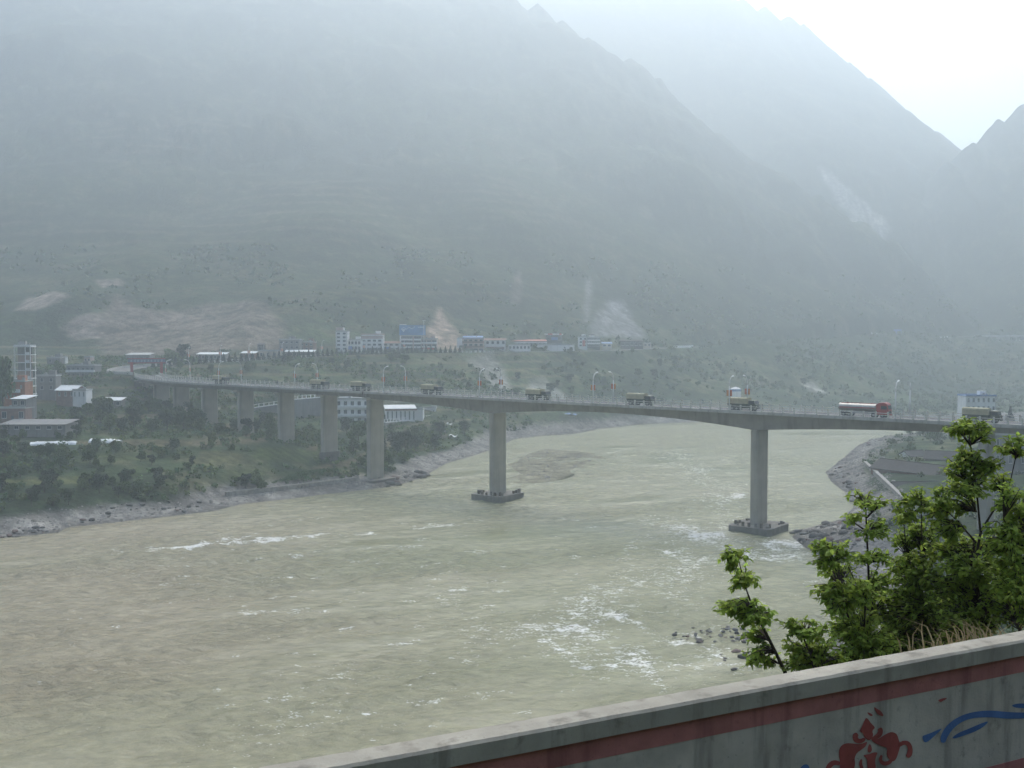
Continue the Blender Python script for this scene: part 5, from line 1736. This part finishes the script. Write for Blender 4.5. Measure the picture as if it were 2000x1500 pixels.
Fg = (np.arange(n)[:, None, None] * 8 + q[None]).reshape(-1, 4)
cg = np.repeat(np.array([.21, .20, .18])[None] * rg.uniform(.45, 1.35, (n, 1)), 8, 0)
gm = bpy.data.materials.new('gravel_stone'); gm.use_nodes = True
ga = gm.node_tree.nodes.new('ShaderNodeAttribute'); ga.attribute_name = 'ground'
gm.node_tree.links.new(ga.outputs['Color'], gm.node_tree.nodes['Principled BSDF'].inputs['Base Color']); gm.node_tree.nodes['Principled BSDF'].inputs['Roughness'].default_value = .9
tag(mesh_np('gravel', Vg, Fg, gm, False, None, cg), kind='stuff')

# ------------------------------------------------------------------ painted parapet wall in the foreground
def wall_material(name, base, stain=0.6, scale=3.0, mark=None):
    m = bpy.data.materials.new(name); m.use_nodes = True
    nt = m.node_tree; N = nt.nodes; L = nt.links
    b = N['Principled BSDF']; b.inputs['Roughness'].default_value = 0.9; b.inputs['Specular IOR Level'].default_value = 0.15
    tc = N.new('ShaderNodeTexCoord')

    def noise(scl, det, sx=1, sy=1, sz=1, rough=.6):
        mp = N.new('ShaderNodeMapping'); mp.inputs['Scale'].default_value = (sx, sy, sz); L.new(tc.outputs['Object'], mp.inputs['Vector'])
        n = N.new('ShaderNodeTexNoise'); n.inputs['Scale'].default_value = scl; n.inputs['Detail'].default_value = det; n.inputs['Roughness'].default_value = rough
        L.new(mp.outputs[0], n.inputs['Vector']); return n.outputs['Fac']

    def mr(v, a, c, lo, hi):
        r = N.new('ShaderNodeMapRange'); r.inputs['From Min'].default_value = a; r.inputs['From Max'].default_value = c; r.inputs['To Min'].default_value = lo; r.inputs['To Max'].default_value = hi
        L.new(v, r.inputs['Value']); return r.outputs[0]
    v = N.new('ShaderNodeVectorMath'); v.operation = 'SCALE'; v.inputs[0].default_value = base
    L.new(mr(noise(scale, 8), .3, .7, .78, 1.22), v.inputs['Scale'])
    out = v.outputs[0]
    for f, colr in ((mr(noise(1.2, 6, 6, 6, .7), .52, .72, 0, stain), tuple(c * .28 for c in base)), (mr(noise(9, 6), .60, .74, 0, stain * .8), tuple(c * .22 for c in base)),
                    (mr(noise(45, 3), .66, .74, 0, .55), tuple(c * .3 for c in base))):
        mx = N.new('ShaderNodeMix'); mx.data_type = 'RGBA'; L.new(f, mx.inputs['Factor']); L.new(out, mx.inputs[6]); mx.inputs[7].default_value = (*colr, 1); out = mx.outputs[2]
    L.new(out, b.inputs['Base Color'])
    bp = N.new('ShaderNodeBump'); bp.inputs['Strength'].default_value = .5; bp.inputs['Distance'].default_value = .006
    L.new(noise(60, 8), bp.inputs['Height']); L.new(bp.outputs[0], b.inputs['Normal'])
    return m


wall_conc = wall_material('wall_concrete', (0.47, 0.43, 0.36), .65)
cap_conc = wall_material('cap_concrete', (0.36, 0.335, 0.275), .6, 2.2)
red_band_m = wall_material('red_wall_paint', (0.42, 0.175, 0.155), .5, 4)
red_motif_m = wall_material('red_motif_paint', (0.32, 0.085, 0.07), .3, 4)
blue_m = wall_material('blue_motif_paint', (0.09, 0.165, 0.34), .2, 4)

wang = math.atan2(WD[1], WD[0])
wl = empty('parapet_wall', (wa[0], wa[1], 43.3), wang, 'stained concrete parapet wall with red bands and painted scroll motifs in front', 'wall')
# local frame: x along the wall, y away from the camera, z up from the road; the cap's front edge is y = 0, top z = 1
X0, X1 = -9.0, 16.0
FACE = 0.035
MB().box(X0, X1, FACE, FACE + .11, -.6, .895).build('wall_body', wall_conc, wl)
rr = random.Random(3)
xs = [X0, -3.2, 5.6, X1]
for a, c in zip(xs[:-1], xs[1:]):   # cast cap stones with slightly worn edges
    n = 160; b = MB()
    prof = [(0.0, .893), (-.002, .985), (.012, 1.0), (.08, 1.003), (.155, 1.0), (.168, .985), (.168, .893)]
    for i in range(n + 1):
        x = a + .002 + (c - a - .004) * i / n
        for j, (yy, zz) in enumerate(prof):
            jit = .0012
            b.v.append((x, yy + rr.uniform(-jit, jit), zz + (rr.uniform(-jit, jit) if 0 < j < 6 else 0)))
    k = len(prof)
    for i in range(n):
        for j in range(k):
            b.f.append((i * k + j, i * k + (j + 1) % k, (i + 1) * k + (j + 1) % k, (i + 1) * k + j))
    b.f += [tuple(range(k - 1, -1, -1)), tuple(range(n * k, (n + 1) * k))]
    b.build('cap_stone', cap_conc, wl)


def wall_local(px, py, y=FACE):
    """photo pixel -> (x, z) on the wall face"""
    d = ray(px, py)
    n = np.array([WN[0], WN[1]])
    t = ((wa[0] * n[0] + wa[1] * n[1]) + y) / (d[0] * n[0] + d[1] * n[1])
    p = np.array([d[0] * t, d[1] * t, CAMZ + d[2] * t])
    return (p[0] - wa[0]) * WD[0] + (p[1] - wa[1]) * WD[1], p[2] - 43.3


zt = np.mean([wall_local(x, y)[1] for x, y in ((1000, 1474), (1500, 1376), (2000, 1273))])
zb_ = np.mean([wall_local(x, y)[1] for x, y in ((1200, 1478), (1500, 1422), (2000, 1303))])
zl = np.mean([wall_local(x, y)[1] for x, y in ((1930, 1500), (2000, 1478))])
MB().box(X0 + .01, X1 - .01, FACE - .002, FACE + .01, zb_, .8925).build('red_band', red_band_m, wl)
MB().box(X0 + .01, X1 - .01, FACE - .002, FACE + .01, zl - .13, zl).build('red_band', red_band_m, wl)


def K(px, py): return (1550 + px / 4.4444, 1300 + py / 4.4444)


def chaikin(pts, n=2):
    for _ in range(n):
        q = []
        for i in range(len(pts)):
            a, c = np.array(pts[i]), np.array(pts[(i + 1) % len(pts)])
            q += [tuple(a * .75 + c * .25), tuple(a * .25 + c * .75)]
        pts = q
    return pts


def shape_part(name, outlines, m, parent, lift, dx=0.0, mirror=None):
    """flat paint on the wall face, from outlines on the wall"""
    b = MB()
    for o in outlines:
        P = [wall_local(*K(*p)) for p in o]
        if mirror is not None: P = [(2 * mirror - x, z) for x, z in P]
        P = chaikin(P)
        n0 = len(b.v)
        b.v += [(x + dx, FACE - lift, z) for x, z in P]
        b.f.append(tuple(range(n0, n0 + len(P))))
    me = bpy.data.meshes.new(name); me.from_pydata(b.v, [], b.f)
    bm = bmesh.new(); bm.from_mesh(me); bmesh.ops.triangulate(bm, faces=bm.faces)
    for f in bm.faces:
        f.normal_update()
        if f.normal.y > 0: f.normal_flip()
    bm.to_mesh(me); bm.free(); me.materials.append(m)
    return link_mesh(name, me, parent)


def stroke(pts, w):
    """outline of a brush stroke through pts with half widths w"""
    P = np.array(pts, float); T = np.gradient(P, axis=0); T /= np.linalg.norm(T, axis=1)[:, None] + 1e-9
    Nn = np.stack([-T[:, 1], T[:, 0]], -1) * np.array(w, float)[:, None]
    return [tuple(p) for p in np.concatenate([P + Nn, (P - Nn)[::-1]])]


RED = [
    [(628, 440), (604, 490), (585, 535), (568, 572), (600, 585), (606, 615), (640, 648), (668, 640), (690, 600), (676, 565), (708, 535), (668, 500)],
    stroke([(552, 590), (528, 605), (535, 645), (575, 658), (618, 632)], (18, 26, 26, 20, 16)),
    stroke([(740, 540), (752, 560), (745, 592), (715, 618), (672, 642)], (20, 22, 24, 20, 16)),
    [(640, 655), (600, 672), (560, 682), (500, 672), (440, 672), (396, 705), (388, 770), (400, 840), (396, 900), (470, 930), (520, 900), (532, 850), (524, 800), (545, 755), (590, 725), (622, 700)],
    stroke([(400, 850), (350, 836), (310, 860), (290, 905), (300, 950)], (18, 22, 24, 22, 16)),
    [(660, 640), (720, 640), (770, 610), (810, 585), (850, 572), (892, 590), (908, 640), (925, 690), (905, 755), (885, 815), (850, 835), (815, 800), (800, 765), (812, 715), (770, 700), (715, 680)],
    stroke([(900, 700), (940, 668), (985, 668), (1010, 710), (1004, 770), (978, 792)], (14, 20, 22, 22, 24, 18)),
    [(656, 672), (640, 705), (636, 740), (655, 758), (678, 735), (672, 700)],
    [(592, 775), (650, 768), (690, 750), (728, 752), (712, 785), (700, 830), (712, 880), (690, 930), (640, 935), (636, 860), (634, 805)],
    stroke([(760, 775), (745, 820), (775, 850), (820, 845), (850, 815)], (12, 16, 20, 18, 14)),
    stroke([(585, 810), (575, 850), (590, 890), (580, 940)], (10, 14, 16, 12)),
]
mo = MB()
xm0 = wall_local(*K(650, 700))[0]
shape_part('scroll_motif', RED, red_motif_m, wl, .004)
shape_part('paint_patch', [[(690, 352), (718, 372), (760, 396), (782, 440), (742, 432), (708, 402)]], red_motif_m, wl, .004)
shape_part('paint_patch', [[(628, 400), (668, 412), (688, 432), (660, 440)]], red_motif_m, wl, .004)
shape_part('paint_patch', [[(1245, 300), (1290, 280), (1335, 280), (1300, 300), (1270, 318)]], red_motif_m, wl, .004)
BLUE = [stroke([(1290, 668), (1302, 610), (1350, 535), (1430, 470), (1540, 428), (1700, 415), (1850, 432), (2000, 432), (2120, 425)], (22, 30, 30, 26, 26, 30, 30, 26, 20)),
        stroke([(1120, 640), (1150, 630), (1200, 600), (1280, 548)], (30, 32, 20, 6)),
        [(1365, 628), (1430, 580), (1520, 545), (1600, 510), (1692, 475), (1670, 512), (1590, 565), (1480, 605), (1400, 632)],
        [(1880, 345), (1945, 325), (2060, 330), (2120, 350), (2060, 368), (1930, 368)]]
shape_part('blue_flourish', BLUE, blue_m, wl, .003)
shape_part('blue_flourish', [[(45, 900), (80, 858), (115, 852), (138, 880), (140, 960), (90, 980)]], blue_m, wl, .003)
for dx in (2.6, -2.6, 5.2, -5.2):
    shape_part('scroll_motif', RED, red_motif_m, wl, .004, dx)
    if abs(dx) > 3 or dx > 0: shape_part('blue_flourish', BLUE, blue_m, wl, .003, dx)

# ------------------------------------------------------------------ saplings behind the wall, built leaf by leaf
SAP = leaf_mat('sapling_leaves', True, trans=.58, rough=.5, rnd=.08)
twig_m = mat('sapling_bark', (0.045, 0.036, 0.028), .9, .3, 8)


def sapling(label, Y, stems, clusters, seed):
    r = np.random.default_rng(seed); rr = random.Random(seed)
    wood = MB(); pts_all = []
    for si, st in enumerate(stems):
        P = [Vector(at(px, py, Y + (0 if si == 0 else rr.uniform(-.12, .12)))) for px, py in st]
        if si == 0:
            b0 = P[0]; g = Vector((b0.x + rr.uniform(-.2, .2), b0.y + .15, hz(b0.x, b0.y)))
            P = [g - Vector((0, 0, .3)), g.lerp(b0, .5)] + P
        for k in range(len(P)): P[k] = P[k] + Vector((0, rr.uniform(-.05, .05), 0))
        n = len(P); r0 = (.024 if si == 0 else .011)
        wood.tube(P, [max(.004, r0 * (1 - .85 * k / (n - 1))) for k in range(n)], 7)
        for k in range(len(P) - 1):
            for t in np.linspace(0, 1, 8): pts_all.append(P[k].lerp(P[k + 1], t))
    Vl = []; Fl = []; Cl = []

    def leaf(p, d, L, col):
        d = d.normalized(); up = Vector((0, 0, 1)); s = d.cross(up)
        if s.length < .1: s = Vector((1, 0, 0))
        s.normalize(); nrm = s.cross(d).normalized()
        tw = rr.uniform(-.7, .7); s2 = s * math.cos(tw) + nrm * math.sin(tw); n2 = nrm * math.cos(tw) - s * math.sin(tw)
        w = L * rr.uniform(.24, .33); dr = n2 * (-L * rr.uniform(.05, .28)); cup = n2 * (w * rr.uniform(.15, .5))
        b = len(Vl)
        Vl.extend([p, p + d * L * .38 + s2 * w + cup + dr * .25, p + d * L * .38 - s2 * w + cup + dr * .25, p + d * L * .42 + dr * .25,
                   p + d * L * .74 + s2 * w * .62 + cup * .7 + dr * .65, p + d * L * .74 - s2 * w * .62 + cup * .7 + dr * .65, p + d * L * .76 + dr * .65, p + d * L + dr])
        Fl.extend([(b, b + 3, b + 1, b), (b, b + 2, b + 3, b), (b + 3, b + 6, b + 4, b + 1), (b + 2, b + 5, b + 6, b + 3), (b + 6, b + 7, b + 4, b + 6), (b + 5, b + 7, b + 6, b + 5)])
        Cl.extend([col] * 8)
    for (px, py, rx, ry) in clusters:
        c = Vector(at(px, py, Y + rr.uniform(-.25, .25))); sc_ = Y / 2000.0
        ax_, az_ = rx * sc_ * 1.26, ry * sc_ * 1.32; ay_ = (ax_ + az_) * .5
        nl = int(max(36, rx * ry * .47))
        near = min(pts_all, key=lambda q: (q - (c - Vector((0, 0, az_ * .7)))).length)
        ntw = max(3, nl // 9)
        young = rr.random()
        for t in range(ntw):
            d = Vector(rand_dirs(1, r)[0])
            tip = c + Vector((d.x * ax_, d.y * ay_, d.z * az_)) * (rr.random() ** .5)
            mid = near.lerp(tip, .55) + Vector((0, 0, rr.uniform(.0, .05)))
            wood.tube([near, mid, tip], [.0055, .0038, .0018], 5, False)
            m_ = 9
            for k in range(m_):
                tt = .45 + .55 * (k + rr.random()) / m_
                p = (mid.lerp(tip, (tt - .45) / .55))
                out = (tip - mid).normalized() if (tip - mid).length > 1e-4 else Vector((0, 0, 1))
                side = Vector((rr.gauss(0, 1), rr.gauss(0, 1), rr.gauss(-.25, .55)))
                dd = out * .45 + side.normalized() * .95
                dd.z -= .12
                top = max(0.0, min(1.0, (p.z - (c.z - az_)) / (2 * az_ + 1e-6)))
                g = rr.uniform(.72, 1.25)
                yel = (.35 * top + .35 * young) * rr.random()
                leaf(p, dd, rr.uniform(.030, .068), (.29 * g * (1 + .6 * yel), .41 * g * (1 + .2 * yel), .08 * g))
    base = np.array([p[:] for p in Vl]); t = empty('sapling_tree', tuple(pts_all[0]), 0, label, 'tree')
    off = np.array(t.location)
    wood.v = [(v[0] - off[0], v[1] - off[1], v[2] - off[2]) for v in wood.v]
    wood.build('trunk', twig_m, t, True)
    F = [tuple(dict.fromkeys(f)) for f in Fl]
    me = bpy.data.meshes.new('crown'); me.from_pydata([tuple(v) for v in (base - off)], [], F)
    at_ = me.color_attributes.new('ground', 'FLOAT_COLOR', 'POINT')
    cc = np.ones((len(Cl), 4), np.float32); cc[:, :3] = np.array(Cl); at_.data.foreach_set('color', cc.ravel())
    me.materials.append(SAP)
    link_mesh('crown', me, t)
    return t


sapling('thin leaning sapling standing alone, leftmost behind the wall', 8.6, [[(1532, 1312), (1515, 1275), (1495, 1235), (1472, 1190), (1458, 1150), (1440, 1090)]],
        [(1431, 1082, 27, 16), (1424, 1100, 18, 14), (1450, 1118, 24, 16), (1447, 1136, 30, 14), (1436, 1180, 36, 20), (1420, 1190, 18, 16), (1478, 1196, 30, 20), (1455, 1205, 26, 16), (1470, 1232, 24, 18), (1475, 1272, 26, 18), (1497, 1288, 18, 12), (1462, 1290, 16, 12)], 1)
sapling('low leafy bush just right of the lone leaning sapling', 8.4, [[(1590, 1310), (1580, 1270), (1565, 1230)], [(1590, 1310), (1620, 1290)]],
        [(1552, 1225, 30, 18), (1590, 1232, 26, 20), (1600, 1262, 36, 22), (1560, 1268, 34, 20), (1580, 1290, 40, 18), (1625, 1292, 34, 14), (1645, 1284, 22, 12), (1548, 1297, 24, 12)], 2)
sapling('leaning sapling with rounded clumps left of the straight thin one', 9.0, [[(1700, 1290), (1660, 1215), (1640, 1150), (1622, 1085)], [(1690, 1270), (1690, 1180), (1660, 1110)]],
        [(1612, 1066, 28, 16), (1645, 1080, 30, 20), (1605, 1100, 22, 18), (1636, 1112, 36, 18), (1620, 1150, 30, 18), (1655, 1140, 30, 20), (1608, 1162, 22, 14), (1680, 1160, 40, 26), (1640, 1185, 30, 20), (1668, 1205, 44, 30), (1690, 1250, 56, 34), (1650, 1235, 36, 24), (1700, 1290, 50, 24), (1670, 1280, 46, 24)], 3)
sapling('straight thin sapling with tiered leaf clumps against the gravel', 9.4, [[(1700, 1295), (1696, 1200), (1695, 1100), (1694, 1000), (1690, 978)], [(1694, 1010), (1712, 990)], [(1695, 1040), (1668, 1020)]],
        [(1680, 968, 26, 11), (1712, 978, 22, 13), (1690, 985, 30, 9), (1668, 1012, 26, 10), (1716, 1028, 24, 15), (1695, 1046, 30, 10), (1712, 1082, 22, 13), (1680, 1090, 22, 10), (1725, 1095, 14, 10), (1722, 1130, 34, 24), (1700, 1170, 36, 26)], 4)
sapling('bushy sapling between the straight thin one and the tallest', 9.6, [[(1830, 1290), (1815, 1180), (1805, 1070), (1795, 985)], [(1815, 1180), (1770, 1110), (1765, 1020)]],
        [(1788, 970, 34, 17), (1765, 1000, 26, 22), (1818, 992, 26, 18), (1795, 1030, 38, 20), (1768, 1055, 32, 22), (1815, 1060, 30, 20), (1790, 1092, 40, 22), (1760, 1110, 32, 22), (1815, 1120, 38, 26), (1772, 1140, 44, 26), (1745, 1170, 40, 28), (1800, 1178, 46, 32), (1755, 1220, 48, 34), (1800, 1235, 50, 36), (1760, 1265, 54, 28), (1835, 1205, 36, 36), (1830, 1260, 44, 30), (1780, 1200, 50, 30), (1735, 1250, 44, 30), (1725, 1205, 36, 26), (1845, 1170, 36, 26), (1740, 1285, 50, 20), (1800, 1280, 50, 20)], 5)
sapling('tallest dark-stemmed sapling reaching up over the bridge rail', 9.2, [[(1905, 1270), (1908, 1180), (1906, 1100), (1915, 1040), (1912, 980), (1900, 910), (1895, 845)], [(1915, 1040), (1950, 985), (1970, 940), (1985, 890)], [(1908, 1000), (1890, 950), (1880, 920)], [(1906, 1060), (1870, 1020), (1840, 990)], [(1900, 870), (1880, 850)]],
        [(1892, 826, 26, 13), (1868, 834, 22, 13), (1915, 835, 22, 15), (1932, 850, 16, 13), (1890, 850, 26, 12), (1885, 888, 30, 18), (1912, 900, 34, 20), (1868, 908, 24, 16), (1938, 910, 26, 18), (1895, 930, 36, 18), (1948, 940, 26, 18), (1862, 945, 26, 18), (1912, 958, 32, 14), (1840, 975, 28, 20), (1872, 985, 32, 18), (1832, 1005, 24, 18), (1850, 1035, 38, 22), (1885, 1060, 34, 22), (1842, 1075, 34, 22), (1875, 1105, 44, 26), (1925, 1100, 34, 24), (1850, 1140, 44, 28), (1905, 1150, 48, 30), (1865, 1190, 46, 34), (1920, 1205, 46, 30), (1885, 1235, 44, 26), (1940, 1160, 40, 28), (1870, 1240, 50, 24), (1900, 1120, 40, 24), (1930, 1060, 30, 22), (1880, 1150, 46, 26), (1976, 866, 24, 14), (1996, 858, 18, 13), (1958, 880, 16, 10), (1990, 884, 16, 10)], 6)
sapling('leafy sapling cut by the right edge of the view', 8.8, [[(1990, 1260), (1985, 1150), (1990, 1050), (1995, 960)], [(1988, 1080), (1955, 1010)]],
        [(1985, 955, 26, 16), (1960, 985, 22, 15), (1992, 1000, 30, 18), (1962, 1030, 32, 20), (1992, 1050, 30, 24), (1950, 1070, 34, 22), (1985, 1095, 38, 26), (1950, 1125, 40, 26), (1990, 1150, 40, 30), (1955, 1175, 36, 28), (1992, 1195, 34, 28), (2030, 1000, 40, 40), (2035, 1100, 44, 50), (2035, 1180, 44, 40)], 7)

# dry grass tuft at the foot of the saplings, leaning over the wall
dry = mat('dry_grass', (0.40, 0.32, 0.18), .9, .25, 6, trans=.25)
gb = MB(); rr = random.Random(21)
gx, gy, gz = at(1960, 1262, 7.9)
for k in range(260):
    bx = rr.gauss(0, .32); by = rr.gauss(0, .14); L = rr.uniform(.25, .62); a = rr.gauss(.5, .9); ln = rr.uniform(.15, .8)
    p0 = Vector((bx, by, -.35)); p1 = p0 + Vector((-math.sin(a) * ln * L * .45, rr.uniform(-.1, .1), L * .75)); p2 = p1 + Vector((-math.sin(a) * ln * L * .6, rr.uniform(-.1, .1), L * .25 - ln * .12))
    w = rr.uniform(.003, .007)
    gb.add([p0 + Vector((-w, 0, 0)), p0 + Vector((w, 0, 0)), p1 + Vector((w * .8, 0, 0)), p1 + Vector((-w * .8, 0, 0)), p2], [(0, 1, 2, 3), (3, 2, 4)])
gt_ = empty('dry_grass_tuft', (gx, gy, gz), 0, 'dry straw coloured grass tuft behind the wall at the right', 'grass tuft')
o = gb.build('blades', dry, gt_); o['kind'] = 'stuff'
MB().tube([(0, 0, hz(gx, gy) - gz - .2), (0, .02, -.5), (0, 0, -.25)], [.5, .4, .3], 9).build('root_mound', mat('soil', (0.12, 0.09, 0.06), .95, .3, 4, .4, 9), gt_)

for o in list(COL.objects):
    if o.parent is None and o.get('category') and not o.get('kind'): o['kind'] = 'thing'
